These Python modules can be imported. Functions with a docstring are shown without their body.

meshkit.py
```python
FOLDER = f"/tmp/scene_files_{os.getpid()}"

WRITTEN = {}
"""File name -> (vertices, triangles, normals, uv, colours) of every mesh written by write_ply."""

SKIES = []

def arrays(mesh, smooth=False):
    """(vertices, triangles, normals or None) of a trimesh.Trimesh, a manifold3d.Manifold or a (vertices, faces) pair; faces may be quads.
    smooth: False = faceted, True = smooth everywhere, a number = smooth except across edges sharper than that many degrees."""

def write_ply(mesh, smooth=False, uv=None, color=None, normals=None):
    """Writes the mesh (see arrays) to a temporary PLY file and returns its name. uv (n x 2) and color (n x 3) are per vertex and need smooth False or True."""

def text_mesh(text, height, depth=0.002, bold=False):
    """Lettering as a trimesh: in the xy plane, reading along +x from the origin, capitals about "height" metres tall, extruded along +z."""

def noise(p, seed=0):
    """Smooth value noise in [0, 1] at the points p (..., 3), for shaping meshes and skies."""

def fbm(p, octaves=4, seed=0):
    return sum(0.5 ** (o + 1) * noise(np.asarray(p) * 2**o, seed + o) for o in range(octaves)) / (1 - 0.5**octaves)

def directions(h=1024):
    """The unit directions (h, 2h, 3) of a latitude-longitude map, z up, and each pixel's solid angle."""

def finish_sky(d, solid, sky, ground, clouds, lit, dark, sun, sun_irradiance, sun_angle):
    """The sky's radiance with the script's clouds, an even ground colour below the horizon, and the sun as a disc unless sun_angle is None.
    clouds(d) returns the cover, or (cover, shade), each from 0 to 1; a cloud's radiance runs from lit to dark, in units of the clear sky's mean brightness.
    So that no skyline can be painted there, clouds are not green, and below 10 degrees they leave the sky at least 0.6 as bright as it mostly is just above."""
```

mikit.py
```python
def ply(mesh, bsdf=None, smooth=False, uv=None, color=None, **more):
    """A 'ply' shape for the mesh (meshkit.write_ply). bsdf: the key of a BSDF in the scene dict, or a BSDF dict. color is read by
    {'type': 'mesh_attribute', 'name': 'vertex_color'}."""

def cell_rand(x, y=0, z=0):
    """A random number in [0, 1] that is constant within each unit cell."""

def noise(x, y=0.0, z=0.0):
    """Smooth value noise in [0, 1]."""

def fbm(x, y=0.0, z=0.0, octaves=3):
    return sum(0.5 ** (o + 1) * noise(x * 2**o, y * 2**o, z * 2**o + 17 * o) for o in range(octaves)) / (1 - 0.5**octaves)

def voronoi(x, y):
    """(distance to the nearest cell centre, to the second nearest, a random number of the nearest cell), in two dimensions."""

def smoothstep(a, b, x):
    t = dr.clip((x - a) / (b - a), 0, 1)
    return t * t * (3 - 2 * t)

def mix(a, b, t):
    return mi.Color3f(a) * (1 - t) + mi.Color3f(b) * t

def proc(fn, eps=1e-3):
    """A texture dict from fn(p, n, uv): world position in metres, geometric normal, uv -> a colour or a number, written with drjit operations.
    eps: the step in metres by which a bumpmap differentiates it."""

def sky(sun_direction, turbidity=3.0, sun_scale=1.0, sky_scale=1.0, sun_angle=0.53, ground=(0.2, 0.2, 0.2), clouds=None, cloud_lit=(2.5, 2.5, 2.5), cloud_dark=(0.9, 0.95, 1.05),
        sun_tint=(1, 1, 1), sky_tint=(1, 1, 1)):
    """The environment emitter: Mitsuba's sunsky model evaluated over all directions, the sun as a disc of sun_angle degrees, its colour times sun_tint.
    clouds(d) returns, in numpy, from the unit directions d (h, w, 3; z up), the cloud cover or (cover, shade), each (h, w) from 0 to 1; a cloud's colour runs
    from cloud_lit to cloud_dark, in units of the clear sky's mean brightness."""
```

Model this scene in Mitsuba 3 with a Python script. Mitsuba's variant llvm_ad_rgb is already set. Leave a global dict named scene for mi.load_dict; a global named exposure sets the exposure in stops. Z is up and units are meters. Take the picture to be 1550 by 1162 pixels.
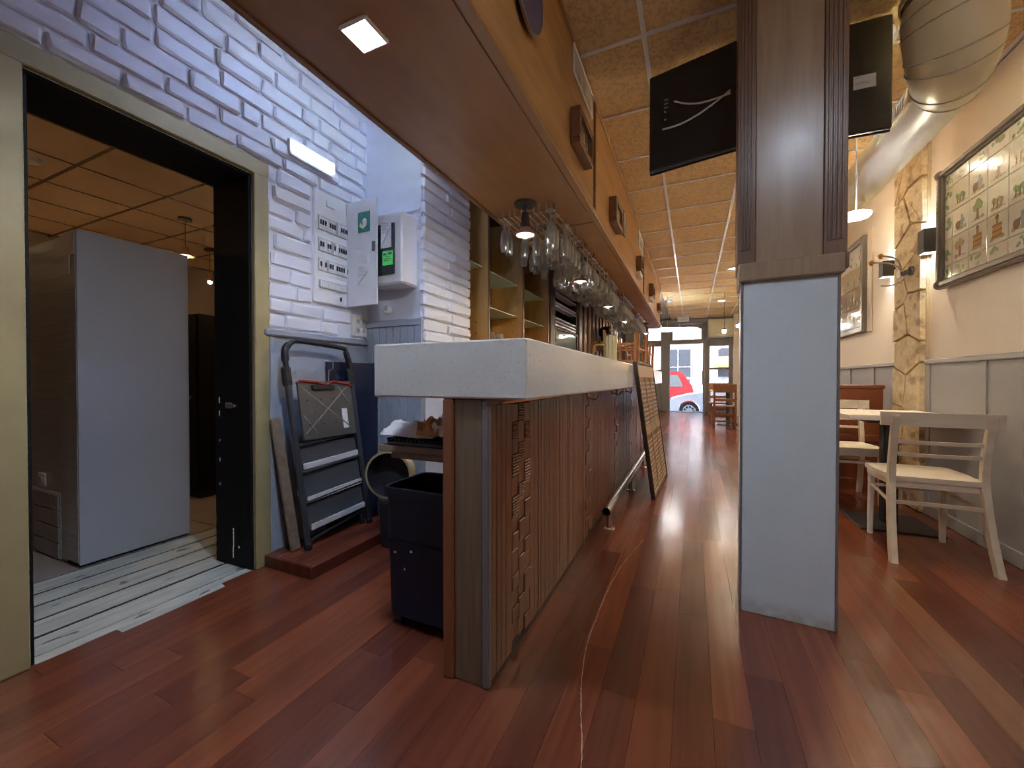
import math, random
import numpy as np, trimesh, shapely
from shapely import geometry as sg
from scipy.spatial import Voronoi
import drjit as dr
import mitsuba as mi
import mikit, meshkit
from mikit import proc, noise, fbm, voronoi, cell_rand, smoothstep, mix

rnd = random.Random(7)
T4 = mi.ScalarTransform4f
PI = math.pi

# ------------------------------------------------------------------ camera, sky, exposure
YAW, PITCH, F = math.radians(24.29), math.radians(-0.66), 605.0
fwd = [-math.sin(YAW) * math.cos(PITCH), math.cos(YAW) * math.cos(PITCH), math.sin(PITCH)]
scene = {'type': 'scene'}
scene['camera'] = {'type': 'perspective', 'fov': 2 * math.degrees(math.atan(775 / F)), 'fov_axis': 'x', 'near_clip': 0.02, 'far_clip': 300.0,
                   'to_world': T4().look_at(origin=[0, 0, 1], target=[fwd[0], fwd[1], 1 + fwd[2]], up=[0, 0, 1])}
SKY = 16.0
scene['sky'] = mikit.sky((-0.35, -0.55, 0.8), turbidity=4.0, sun_scale=SKY * 0.5, sky_scale=SKY * 1.1, ground=(0.3, 0.3, 0.3))
exposure = 0.4
LED, WARM, BULB, UNSEEN_BATTEN, UNSEEN_PANEL = 620.0, 6.4, 420.0, 58.0, 76.0  # the last two strengths drive lamps out of view
labels = {}

# ------------------------------------------------------------------ materials
def rgb(c):
    return {'type': 'rgb', 'value': list(map(float, c))}
def mat(name, color, rough=0.5, metal=0.0, coat=0.0, spec=0.5, bump=None, bscale=1.0):
    b = {'type': 'principled', 'base_color': color if isinstance(color, dict) else rgb(color), 'roughness': rough, 'metallic': metal, 'clearcoat': coat,
         'clearcoat_gloss': 0.85, 'specular': spec}
    if bump is not None:
        b = {'type': 'bumpmap', 'arbitrary': bump, 'scale': bscale, 'bsdf': b}
    scene[name] = {'type': 'twosided', 'bsdf': b}
    return name
def emit(c, k):
    return {'type': 'area', 'radiance': rgb([x * k for x in c])}

def grain(c0, c1, axis, freq=38.0, streak=0.5):
    """wood with the grain along the axis; uv.x shifts the tone of each piece"""
    def fn(p, n, uv):
        q = [p.x, p.y, p.z]
        s = [freq, freq, freq]
        s[axis] = 1.7
        o = uv.x * 31.0
        a = fbm(q[0] * s[0] + o, q[1] * s[1] + o, q[2] * s[2], 3)
        b = fbm(q[0] * s[0] * 4 + o, q[1] * s[1] * 4 + o, q[2] * s[2] * 4, 2)
        t = dr.clip((a - 0.5) * 1.6 + (b - 0.5) * 0.7 + 0.5, 0, 1)
        return mix(c0, c1, t * streak + (1 - streak) * uv.x)
    return proc(fn)
def plank_fn(p, n, uv):
    o = uv.x * 57.0
    a = fbm(p.x * 60 + o, p.y * 2.2 + o, 0.0, 3)
    b = fbm(p.x * 9, p.y * 4, 3.0, 3)
    base = mix((0.105, 0.026, 0.014), (0.215, 0.058, 0.024), smoothstep(0.05, 1.0, uv.x))
    base = mix(base, (0.19, 0.076, 0.036), smoothstep(0.95, 1.0, uv.x))
    return base * (0.50 + 0.34 * a + 0.2 * (b - 0.5))
def specks(p, n, uv):
    u = p.x + p.y * 0.37
    d, _, r = voronoi(u * 62, p.z * 62 + p.y * 41)
    dark = (1 - smoothstep(0.05, 0.11, d)) * dr.select(r > 0.72, 1.0, 0.0)
    c = mix((0.70, 0.73, 0.71), (0.20, 0.21, 0.20), dark * 0.85)
    f = fbm(p.x * 160, p.y * 160, p.z * 160, 2)
    return c * (0.95 + 0.1 * f)
def column_specks(p, n, uv):
    d, _, r = voronoi(p.x * 70, p.z * 70)
    dark = (1 - smoothstep(0.04, 0.10, d)) * dr.select(r > 0.8, 1.0, 0.0)
    dirt = (1 - smoothstep(0.0, 0.09, p.z)) * fbm(p.x * 30, p.z * 40, 1.0, 3)
    return mix(mix((0.44, 0.49, 0.52), (0.22, 0.24, 0.25), dark * 0.8), (0.22, 0.20, 0.14), dirt * 0.8)
def cork(p, n, uv):
    a = fbm(p.x * 55 + uv.x * 9, p.y * 55, 0.0, 3)
    b = fbm(p.x * 130, p.y * 60, 5.0, 2)
    t = smoothstep(0.42, 0.66, 0.6 * a + 0.4 * b)
    return mix((0.60, 0.42, 0.21), (0.44, 0.29, 0.14), t * 0.8) * (0.92 + 0.16 * uv.x)
def paint_fn(p, n, uv):
    a = fbm(p.x * 9, p.y * 9, p.z * 14, 3)
    return mix((0.69, 0.72, 0.79), (0.77, 0.80, 0.87), a) * (0.97 + 0.05 * uv.x)
def stone_fn(p, n, uv):
    a = fbm(p.x * 14 + uv.x * 9, p.y * 14, p.z * 14, 4)
    b = fbm(p.x * 60, p.y * 60, p.z * 60, 2)
    c = mix((0.68, 0.57, 0.37), (0.48, 0.36, 0.20), smoothstep(0.42, 0.75, a))
    c = mix(c, (0.30, 0.22, 0.16), smoothstep(0.62, 0.75, a) * 0.6)
    return c * (0.70 + 0.35 * b + 0.20 * uv.x)
def rough_bump(p, n, uv):
    return fbm(p.x * 45, p.y * 45, p.z * 45, 3)
def gold_fn(p, n, uv):
    a = fbm(p.x * 20, p.y * 5, p.z * 5, 3)
    return mix((0.27, 0.23, 0.11), (0.40, 0.34, 0.18), a)
def white_boards(p, n, uv):
    a = fbm(p.x * 40, p.y * 5 + uv.x * 20, 0.0, 3)
    d = smoothstep(0.76, 0.84, fbm(p.x * 25 + 7, p.y * 9, 2.0, 3))
    return mix(mix((0.25, 0.26, 0.22), (0.43, 0.45, 0.385), a), (0.10, 0.09, 0.07), d * 0.9)
def steel_fn(p, n, uv):
    a = fbm(p.x * 3, p.y * 3, p.z * 90, 2)
    return mix((0.42, 0.42, 0.42), (0.55, 0.55, 0.54), a)

mat('plank', proc(plank_fn), 0.20, spec=0.6, coat=0.5)
mat('brick_paint', proc(paint_fn), 0.55)
mat('mortar_paint', (0.66, 0.69, 0.76), 0.7)
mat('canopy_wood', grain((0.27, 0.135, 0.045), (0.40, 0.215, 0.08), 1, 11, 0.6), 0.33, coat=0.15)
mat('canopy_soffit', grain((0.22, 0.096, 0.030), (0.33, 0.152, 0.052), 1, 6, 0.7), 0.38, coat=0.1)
mat('canopy_lip', (0.30, 0.15, 0.055), 0.3, coat=0.2)
mat('joint_dark', (0.05, 0.025, 0.012), 0.6)
mat('front_slat', grain((0.078, 0.032, 0.017), (0.14, 0.058, 0.030), 2, 60, 0.6), 0.24, coat=0.35)
mat('end_board', grain((0.085, 0.055, 0.033), (0.165, 0.112, 0.07), 2, 45, 0.7), 0.42)
mat('post_red', (0.16, 0.055, 0.02), 0.42)
mat('edge_trim', (0.12, 0.105, 0.105), 0.4)
mat('quartz', proc(specks), 0.16, spec=0.5)
mat('column_quartz', proc(column_specks), 0.32)
mat('column_wood', grain((0.18, 0.126, 0.084), (0.26, 0.19, 0.127), 2, 30, 0.75), 0.27, coat=0.4)
mat('column_dark', grain((0.085, 0.05, 0.036), (0.135, 0.082, 0.058), 2, 50, 0.7), 0.3, coat=0.2)
mat('cork_tile', proc(cork), 0.85)
mat('t_rail', (0.66, 0.65, 0.68), 0.3)
mat('cream_wall', (0.70, 0.625, 0.535), 0.6)
mat('stone', proc(stone_fn), 0.75, bump=proc(rough_bump), bscale=0.012)
mat('stone_mortar', (0.42, 0.34, 0.22), 0.9)
mat('grey_panel', (0.32, 0.33, 0.35), 0.45)
mat('wainscot_blue', (0.25, 0.28, 0.33), 0.45)
mat('gold_frame', proc(gold_fn), 0.45, metal=0.35)
mat('black_lacquer', (0.006, 0.006, 0.006), 0.6, spec=0.12)
mat('black_matte', (0.012, 0.012, 0.014), 0.7)
mat('black_plastic', (0.012, 0.012, 0.014), 0.45, spec=0.35)
mat('white_board', proc(white_boards), 0.7)
mat('steel', proc(steel_fn), 0.4, metal=0.25)
mat('fridge_side', (0.32, 0.335, 0.36), 0.42, metal=0.1)
mat('white_plastic', (0.80, 0.81, 0.81), 0.4)
mat('grey_plastic', (0.45, 0.46, 0.47), 0.45)
mat('paper', (0.78, 0.80, 0.80), 0.7)
mat('print_grey', (0.42, 0.44, 0.47), 0.7)
mat('print_dark', (0.06, 0.07, 0.07), 0.7)
mat('print_yellow', (0.75, 0.76, 0.25), 0.7)
mat('green_paper', (0.12, 0.80, 0.16), 0.7)
mat('green_sign', (0.015, 0.13, 0.085), 0.5)
mat('duct_cream', (0.80, 0.71, 0.45), 0.36)
mat('duct_seam', (0.50, 0.45, 0.30), 0.4)
mat('chrome', (0.75, 0.75, 0.75), 0.16, metal=1.0)
mat('brass', (0.72, 0.42, 0.14), 0.22, metal=1.0)
mat('copper', (0.75, 0.36, 0.10), 0.25, metal=1.0)
mat('dark_metal', (0.07, 0.075, 0.085), 0.4, metal=0.3)
mat('ladder_grey', (0.035, 0.039, 0.047), 0.4, metal=0.2)
mat('ladder_plate', (0.085, 0.08, 0.072), 0.45, metal=0.3)
mat('emboss_grey', (0.16, 0.155, 0.145), 0.45, metal=0.3)
mat('red_plastic', (0.22, 0.015, 0.012), 0.4)
mat('navy_plastic', (0.005, 0.007, 0.020), 0.5, spec=0.3)
mat('navy_sheet', (0.010, 0.013, 0.030), 0.16)
mat('chair_white', grain((0.60, 0.53, 0.42), (0.74, 0.67, 0.55), 0, 20, 0.6), 0.42)
mat('chair_brown', grain((0.15, 0.058, 0.024), (0.24, 0.10, 0.042), 2, 30, 0.7), 0.35, coat=0.15)
mat('stool_wood', grain((0.30, 0.135, 0.06), (0.46, 0.23, 0.11), 2, 30, 0.7), 0.4)
mat('table_white', (0.72, 0.67, 0.58), 0.4)
mat('bench_red', (0.17, 0.045, 0.016), 0.35, coat=0.1)
mat('shelf_pine', grain((0.38, 0.20, 0.055), (0.54, 0.31, 0.095), 2, 22, 0.7), 0.42, coat=0.1)
mat('shelf_back', grain((0.10, 0.065, 0.032), (0.17, 0.115, 0.06), 2, 30, 0.7), 0.5)
mat('shelf_green', (0.50, 0.66, 0.56), 0.3)
mat('dark_brown', (0.035, 0.022, 0.016), 0.5)
mat('lath_brown', grain((0.10, 0.045, 0.022), (0.17, 0.08, 0.04), 2, 40, 0.6), 0.4)
mat('old_wood', grain((0.12, 0.085, 0.055), (0.22, 0.16, 0.11), 0, 40, 0.8), 0.7)
mat('grey_frame', (0.17, 0.155, 0.15), 0.5)
mat('tile_glaze', (0.70, 0.70, 0.60), 0.12, spec=0.6)
mat('tile_grout', (0.42, 0.38, 0.28), 0.7)
mat('mural_frame', (0.13, 0.12, 0.11), 0.35)
mat('print_green', (0.22, 0.33, 0.17), 0.2)
mat('print_olive', (0.36, 0.32, 0.18), 0.2)
mat('print_barrel', (0.48, 0.26, 0.07), 0.2)
mat('print_brown', (0.17, 0.12, 0.08), 0.2)
mat('print_blue', (0.30, 0.36, 0.38), 0.2)
mat('picture_a', (0.30, 0.27, 0.22), 0.10, spec=0.7)
mat('picture_b', (0.17, 0.13, 0.10), 0.10, spec=0.7)
mat('picture_sky', (0.42, 0.45, 0.46), 0.10, spec=0.7)
mat('mirror', (0.80, 0.80, 0.80), 0.03, metal=1.0)
mat('orange_tile', (0.66, 0.46, 0.30), 0.7)
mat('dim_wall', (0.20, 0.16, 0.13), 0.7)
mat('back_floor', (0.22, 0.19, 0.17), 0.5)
mat('wall_tile', (0.24, 0.24, 0.23), 0.35)
mat('cloth_white', (0.70, 0.70, 0.70), 0.9)
mat('cloth_orange', (0.50, 0.26, 0.10), 0.9)
mat('menu_face', (0.16, 0.10, 0.07), 0.22)
mat('menu_strip', (0.36, 0.26, 0.17), 0.3)
mat('plate_blue', (0.05, 0.05, 0.09), 0.3)
mat('facade', (0.42, 0.42, 0.44), 0.8)
mat('facade_dark', (0.05, 0.06, 0.08), 0.4)
mat('asphalt', (0.28, 0.28, 0.29), 0.8)
mat('car_red', (0.30, 0.012, 0.02), 0.25, coat=0.8)
mat('car_white', (0.80, 0.80, 0.80), 0.3, coat=0.5)
mat('car_glass', (0.10, 0.13, 0.15), 0.08)
mat('tyre', (0.03, 0.03, 0.03), 0.8)
mat('awning_orange', (0.75, 0.36, 0.14), 0.8)
mat('tap_cream', (0.60, 0.58, 0.40), 0.35)
mat('lamp_black', (0.015, 0.012, 0.012), 0.45)
mat('rose_shade', (0.42, 0.22, 0.17), 0.3, metal=0.5)
mat('scratch', (0.27, 0.16, 0.115), 0.8)
mat('louvre_metal', (0.62, 0.66, 0.80), 0.35, metal=0.2)
scene['glass_sheet'] = {'type': 'thindielectric', 'int_ior': 1.5}
scene['glassware'] = {'type': 'principledthin', 'base_color': rgb((0.93, 0.95, 0.94)), 'roughness': 0.04, 'spec_trans': 0.87, 'diff_trans': 1.0, 'eta': 1.6}
scene['lamp_white'] = {'type': 'twosided', 'bsdf': {'type': 'diffuse', 'reflectance': rgb((0.9, 0.9, 0.9))}}

# ------------------------------------------------------------------ geometry helpers; a mesh is (V, F)
def _template():
    V = []
    for sx in (-1, 1):
        for sy in (-1, 1):
            for sz in (-1, 1):
                for k in range(3):
                    v = [sx * 1.0, sy * 1.0, sz * 1.0]
                    for j in range(3):
                        if j != k:
                            v[j] *= 0.8
                    V.append(v)
    V = np.array(V)
    h = trimesh.convex.convex_hull(V)
    idx = [int(np.argmin(((V - v) ** 2).sum(1))) for v in h.vertices]
    Fc = np.array(idx)[h.faces]
    sg_ = np.sign(V)
    inset = np.where(np.abs(V) < 0.9, 1.0, 0.0)
    return sg_, inset, Fc
_S, _I, _FC = _template()
_BV = np.array([[x, y, z] for x in (-1, 1) for y in (-1, 1) for z in (-1, 1)], float)
_BF = np.array([[0, 1, 3], [0, 3, 2], [4, 6, 7], [4, 7, 5], [0, 4, 5], [0, 5, 1], [2, 3, 7], [2, 7, 6], [0, 2, 6], [0, 6, 4], [1, 5, 7], [1, 7, 3]])
def bx(x0, x1, y0, y1, z0, z1, b=0.0):
    c = np.array([(x0 + x1) / 2, (y0 + y1) / 2, (z0 + z1) / 2])
    h = np.abs([x1 - x0, y1 - y0, z1 - z0]) / 2
    if b <= 0:
        return c + _BV * h, _BF
    b = min(b, 0.45 * h.min())
    return c + _S * (h - _I * b), _FC
def cat(ms):
    V, Fs, o = [], [], 0
    for v, f in ms:
        V.append(v); Fs.append(np.asarray(f) + o); o += len(v)
    return np.vstack(V), np.vstack(Fs)
def tm(m):
    return np.array(m.vertices, float), np.array(m.faces, int)
def tube(path, r, n=10, caps=True, closed=False):
    P = np.asarray(path, float); R = np.broadcast_to(np.asarray(r, float), (len(P),))
    if closed:
        t = np.roll(P, -1, 0) - np.roll(P, 1, 0)
    else:
        t = np.gradient(P, axis=0)
    t /= np.linalg.norm(t, axis=1, keepdims=True) + 1e-12
    a = np.cross(t[0], [0, 0, 1.0] if abs(t[0][2]) < 0.9 else [1.0, 0, 0]); a /= np.linalg.norm(a)
    A = []
    for ti in t:
        a = a - ti * (a @ ti); a /= np.linalg.norm(a) + 1e-12; A.append(a)
    A = np.array(A); B = np.cross(t, A)
    g = np.arange(n) * 2 * PI / n
    V = P[:, None] + R[:, None, None] * (np.cos(g)[None, :, None] * A[:, None] + np.sin(g)[None, :, None] * B[:, None])
    V = V.reshape(-1, 3); Fs = []
    k = len(P)
    for i in range(k if closed else k - 1):
        i2 = (i + 1) % k
        for j in range(n):
            j2 = (j + 1) % n
            Fs += [[i * n + j, i * n + j2, i2 * n + j2], [i * n + j, i2 * n + j2, i2 * n + j]]
    if caps and not closed:
        V = np.vstack([V, P[0], P[-1]]); c0, c1 = len(V) - 2, len(V) - 1
        for j in range(n):
            j2 = (j + 1) % n
            Fs += [[c0, j2, j], [c1, (k - 1) * n + j, (k - 1) * n + j2]]
    return V, np.array(Fs)
def bar(p0, p1, w, d=None, up=(0, 0, 1), b=0.0, w1=None, d1=None):
    """rectangular bar from p0 to p1, w wide across, d along up-ish"""
    p0, p1 = np.array(p0, float), np.array(p1, float); d = w if d is None else d
    t = p1 - p0; L = np.linalg.norm(t); t /= L
    u = np.array(up, float); u = u - t * (u @ t); u /= np.linalg.norm(u); s = np.cross(t, u)
    w1 = w if w1 is None else w1; d1 = d if d1 is None else d1
    v, f = bx(-0.5, 0.5, -0.5, 0.5, 0, 1, 0) if b <= 0 else bx(-0.5, 0.5, -0.5, 0.5, 0, 1, 0)
    if b > 0:
        v, f = bx(-w / 2, w / 2, -d / 2, d / 2, 0, L, b)
        k = v[:, 2] / L
        x = v[:, 0] * (1 + (w1 / w - 1) * k); y = v[:, 1] * (1 + (d1 / d - 1) * k); z = v[:, 2]
    else:
        k = v[:, 2]; x = v[:, 0] * (w + (w1 - w) * k); y = v[:, 1] * (d + (d1 - d) * k); z = v[:, 2] * L
    return p0 + x[:, None] * s + y[:, None] * u + z[:, None] * t, f
def lathe(prof, n=20, c=(0, 0, 0)):
    prof = np.asarray(prof, float); k = len(prof); g = np.arange(n) * 2 * PI / n
    V = np.stack([prof[:, 0][:, None] * np.cos(g), prof[:, 0][:, None] * np.sin(g), np.broadcast_to(prof[:, 1][:, None], (k, n))], -1).reshape(-1, 3)
    i, j = np.meshgrid(np.arange(k - 1), np.arange(n), indexing='ij'); j2 = (j + 1) % n
    q = np.stack([i * n + j, i * n + j2, (i + 1) * n + j2, (i + 1) * n + j], -1).reshape(-1, 4)
    return V + np.array(c, float), np.vstack([q[:, [0, 1, 2]], q[:, [0, 2, 3]]])
def mv(m, loc=(0, 0, 0), rz=0.0, rx=0.0, ry=0.0, s=1.0):
    v, f = m
    v = np.array(v) * s
    for a, (i, j) in ((rx, (1, 2)), (ry, (2, 0)), (rz, (0, 1))):
        if a:
            c, q = math.cos(a), math.sin(a); vi, vj = v[:, i].copy(), v[:, j].copy()
            v[:, i], v[:, j] = c * vi - q * vj, q * vi + c * vj
    return v + np.array(loc, float), f
def prism(poly, x0, x1, axis='x'):
    """polygon in the plane across the axis, extruded from x0 to x1"""
    if not isinstance(poly, sg.Polygon):
        poly = sg.Polygon(poly)
    v, f = tm(trimesh.creation.extrude_polygon(poly, x1 - x0, engine='earcut'))
    if axis == 'x':
        v = np.stack([v[:, 2] + x0, v[:, 0], v[:, 1]], 1)
    elif axis == 'y':
        v = np.stack([v[:, 0], v[:, 2] + x0, v[:, 1]], 1); f = f[:, ::-1]
    else:
        v = v + [0, 0, x0]
    return v, f
def cyl(p0, p1, r, n=16):
    return tube([p0, p1], r, n)
def disc(c, r, th, axis='z', n=24):
    d = {'x': (th, 0, 0), 'y': (0, th, 0), 'z': (0, 0, th)}[axis]
    return cyl(c, np.array(c) + d, r, n)
def arc(n, a0, a1):
    return [a0 + (a1 - a0) * i / (n - 1) for i in range(n)]
def bez(p, n=14):
    p = np.array(p, float); t = np.linspace(0, 1, n)[:, None]
    if len(p) == 3:
        return (1 - t) ** 2 * p[0] + 2 * t * (1 - t) * p[1] + t * t * p[2]
    return (1 - t) ** 3 * p[0] + 3 * t * (1 - t) ** 2 * p[1] + 3 * t * t * (1 - t) * p[2] + t ** 3 * p[3]

count = {}
def numbered(base):
    k = count.get(base, 0); count[base] = k + 1
    return base if k == 0 else f'{base}_{k:03d}'
def add(name, mesh, m, parent=None, smooth=False, tone=None, label=None, cat_=None, group=None, kind=None, em=None):
    key = numbered((parent + '__' if parent else '') + name)
    more = {}
    if em is not None:
        more['emitter'] = em
    uv = None
    if tone is not None:
        uv = np.tile([tone, 0.5], (len(mesh[0]), 1)); smooth = False
    scene[key] = mikit.ply(mesh, m, smooth=smooth, uv=uv, **more)
    if label or cat_ or group or kind:
        note(key, label, cat_, group, kind)
    return key
def note(key, label=None, cat_=None, group=None, kind=None):
    labels[key] = {k: v for k, v in (('label', label), ('category', cat_), ('group', group), ('kind', kind)) if v}
def thing(name, label, cat_, group=None):
    key = numbered(name); note(key, label, cat_, group)
    return key
def struct(name, mesh, m, parent=None, label=None, **k):
    return add(name, mesh, m, parent, kind=None if parent else 'structure', label=label, **k)

CEIL = 2.8
XL, XR, YF = -2.1, 1.6, 13.3
# ================================================================== SETTING
# ---- floor
fl = struct('floor', bx(XL - 0.0, XR + 0.1, -3.0, YF, -0.2, -0.014), 'joint_dark', label='reddish brown wooden plank floor running along the bar')
def plank_list():
    out = []
    W = 0.108
    r = random.Random(3)
    i = 0
    x = XL
    while x < XR:
        x1 = min(x + W, XR)
        y = -2.9 - r.random()
        while y < YF - 0.02:
            L = r.uniform(0.7, 1.5)
            y1 = min(y + L, YF)
            tone = r.random()
            if r.random() < 0.45: tone = tone * 0.5 + 0.25
            tone = min(tone, 0.9)
            if x <= 0.84 < x1 and y <= 2.35 < y1: tone = 1.0
            out.append((x, x1, max(y, -3.0), y1, tone))
            y = y1
        x = x1
    return out
planks = plank_list()
def in_view(p):
    x, y = (p[0] + p[1]) / 2, p[3] - 0.15
    d = x * fwd[0] + y * fwd[1]
    return d > 0.35 and not (x < -0.62 and y > 2.3) and abs(x * fwd[1] - y * fwd[0]) < d * 1.5
near = sorted([p for p in planks if in_view(p)], key=lambda p: math.hypot((p[0] + p[1]) / 2, (p[2] + p[3]) / 2))[:290]
nearset = set(id(p) for p in near)
def plank_mesh(p):
    return bx(p[0] + 0.0004, p[1] - 0.0004, p[2] + 0.0005, p[3] - 0.0005, -0.014, 0.0, 0.0)
for p in near:
    if p[3] <= p[2]: continue
    add('plank', plank_mesh(p), 'plank', fl, tone=p[4])
rest = [p for p in planks if id(p) not in nearset and p[3] > p[2]]
mm = cat([plank_mesh(p) for p in rest])
key = numbered(fl + '__far_planks')
scene[key] = mikit.ply(mm, 'plank', uv=np.vstack([np.tile([p[4], 0.5], (8, 1)) for p in rest])); note(key, kind='stuff')
# the long pale scratch in the aisle
sp = np.array([(-0.24, 0.93), (-0.256, 1.0), (-0.272, 1.07), (-0.306, 1.188), (-0.335, 1.325), (-0.359, 1.502), (-0.361, 1.663), (-0.362, 1.86), (-0.349, 2.111), (-0.316, 2.359), (-0.271, 2.619)])
from scipy.interpolate import CubicSpline
tt = np.linspace(0, len(sp) - 1, 90); cs = CubicSpline(np.arange(len(sp)), sp)(tt)
wj = np.array([0.0009 + 0.0019 * rnd.random() for _ in tt]); off = np.array([0.003 * (rnd.random() - 0.5) for _ in tt])
V = np.vstack([np.c_[cs[:, 0] - wj + off, cs[:, 1], np.full(90, 0.0004)], np.c_[cs[:, 0] + wj + off, cs[:, 1], np.full(90, 0.0004)]])
Fq = [[i, i + 90, i + 91, i + 1] for i in range(89)]
add('scratch', (V, np.array([t for q in Fq for t in ((q[0], q[1], q[2]), (q[0], q[2], q[3]))])), 'scratch', fl, label='long pale scratch')

# ---- ceiling: tiles in a T-rail grid
TOPZ = 3.0
ce = struct('ceiling', cat([bx(-1.18, XR + 0.3, -3.0, YF + 0.2, CEIL + 0.03, CEIL + 0.25), bx(XL - 0.3, -1.18, -3.0, YF + 0.2, TOPZ, TOPZ + 0.2)]), 'dim_wall', label='suspended ceiling of square tan tiles in a light grid')
xs = [-0.84, -0.24, 0.36, 0.96, 1.56, 2.16]
ys = [2.21 + 0.595 * k for k in range(-8, 20)]
xl = [-0.60] + xs[1:4] + [1.56, XR]
for i in range(len(xl) - 1):
    for j in range(len(ys) - 1):
        y1 = min(ys[j + 1], YF - 0.1)
        if y1 < 0.5 or y1 - ys[j] < 0.1 or xl[i + 1] - xl[i] < 0.05: continue
        add('tile', bx(xl[i] + 0.008, xl[i + 1] - 0.008, ys[j] + 0.008, y1 - 0.008, CEIL + 0.004, CEIL + 0.022, 0.004), 'cork_tile', ce, tone=rnd.random())
for x in xl[1:]:
    add('grid_rail', bx(x - 0.012, x + 0.012, -2.9, YF - 0.1, CEIL - 0.004, CEIL + 0.03), 't_rail', ce)
for y in ys:
    if y > 0.3: add('grid_rail', bx(-0.60, XR, y - 0.010, y + 0.010, CEIL - 0.003, CEIL + 0.03), 't_rail', ce)
add('back_tiles', bx(-0.60, XR, -3.0, 0.5, CEIL + 0.004, CEIL + 0.022), 'cork_tile', ce, tone=0.4)

# ---- left wall with the doorway
def brick_mesh(u0, u1, z0, z1, d, face, r, jit=0.005, ch=0.009):
    """a hand-painted brick on a wall: u along the wall, d its depth; face 'x' (looks to +x, at x0) or 'y' (looks to -y)"""
    v, f = bx(u0, u1, -d * 1.5, d, z0, z1, ch)
    v = v.copy()
    v += np.array([[r.uniform(-jit, jit), r.uniform(-jit, jit) * 0.35, r.uniform(-jit, jit)] for _ in range(len(v))])
    if face == 'x':
        return np.stack([v[:, 1], v[:, 0], v[:, 2]], 1), f[:, ::-1]
    return np.stack([v[:, 0], -v[:, 1], v[:, 2]], 1), f
wl = struct('wall_left', cat([bx(XL - 0.3, XL, -3.0, 0.57, 0, TOPZ), bx(XL - 0.3, XL, 1.35, 2.5, 0, TOPZ), bx(XL - 0.3, XL, 0.57, 1.35, 2.07, TOPZ)]), 'mortar_paint',
            label='white painted brick wall with a gold framed doorway on the left')
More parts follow.
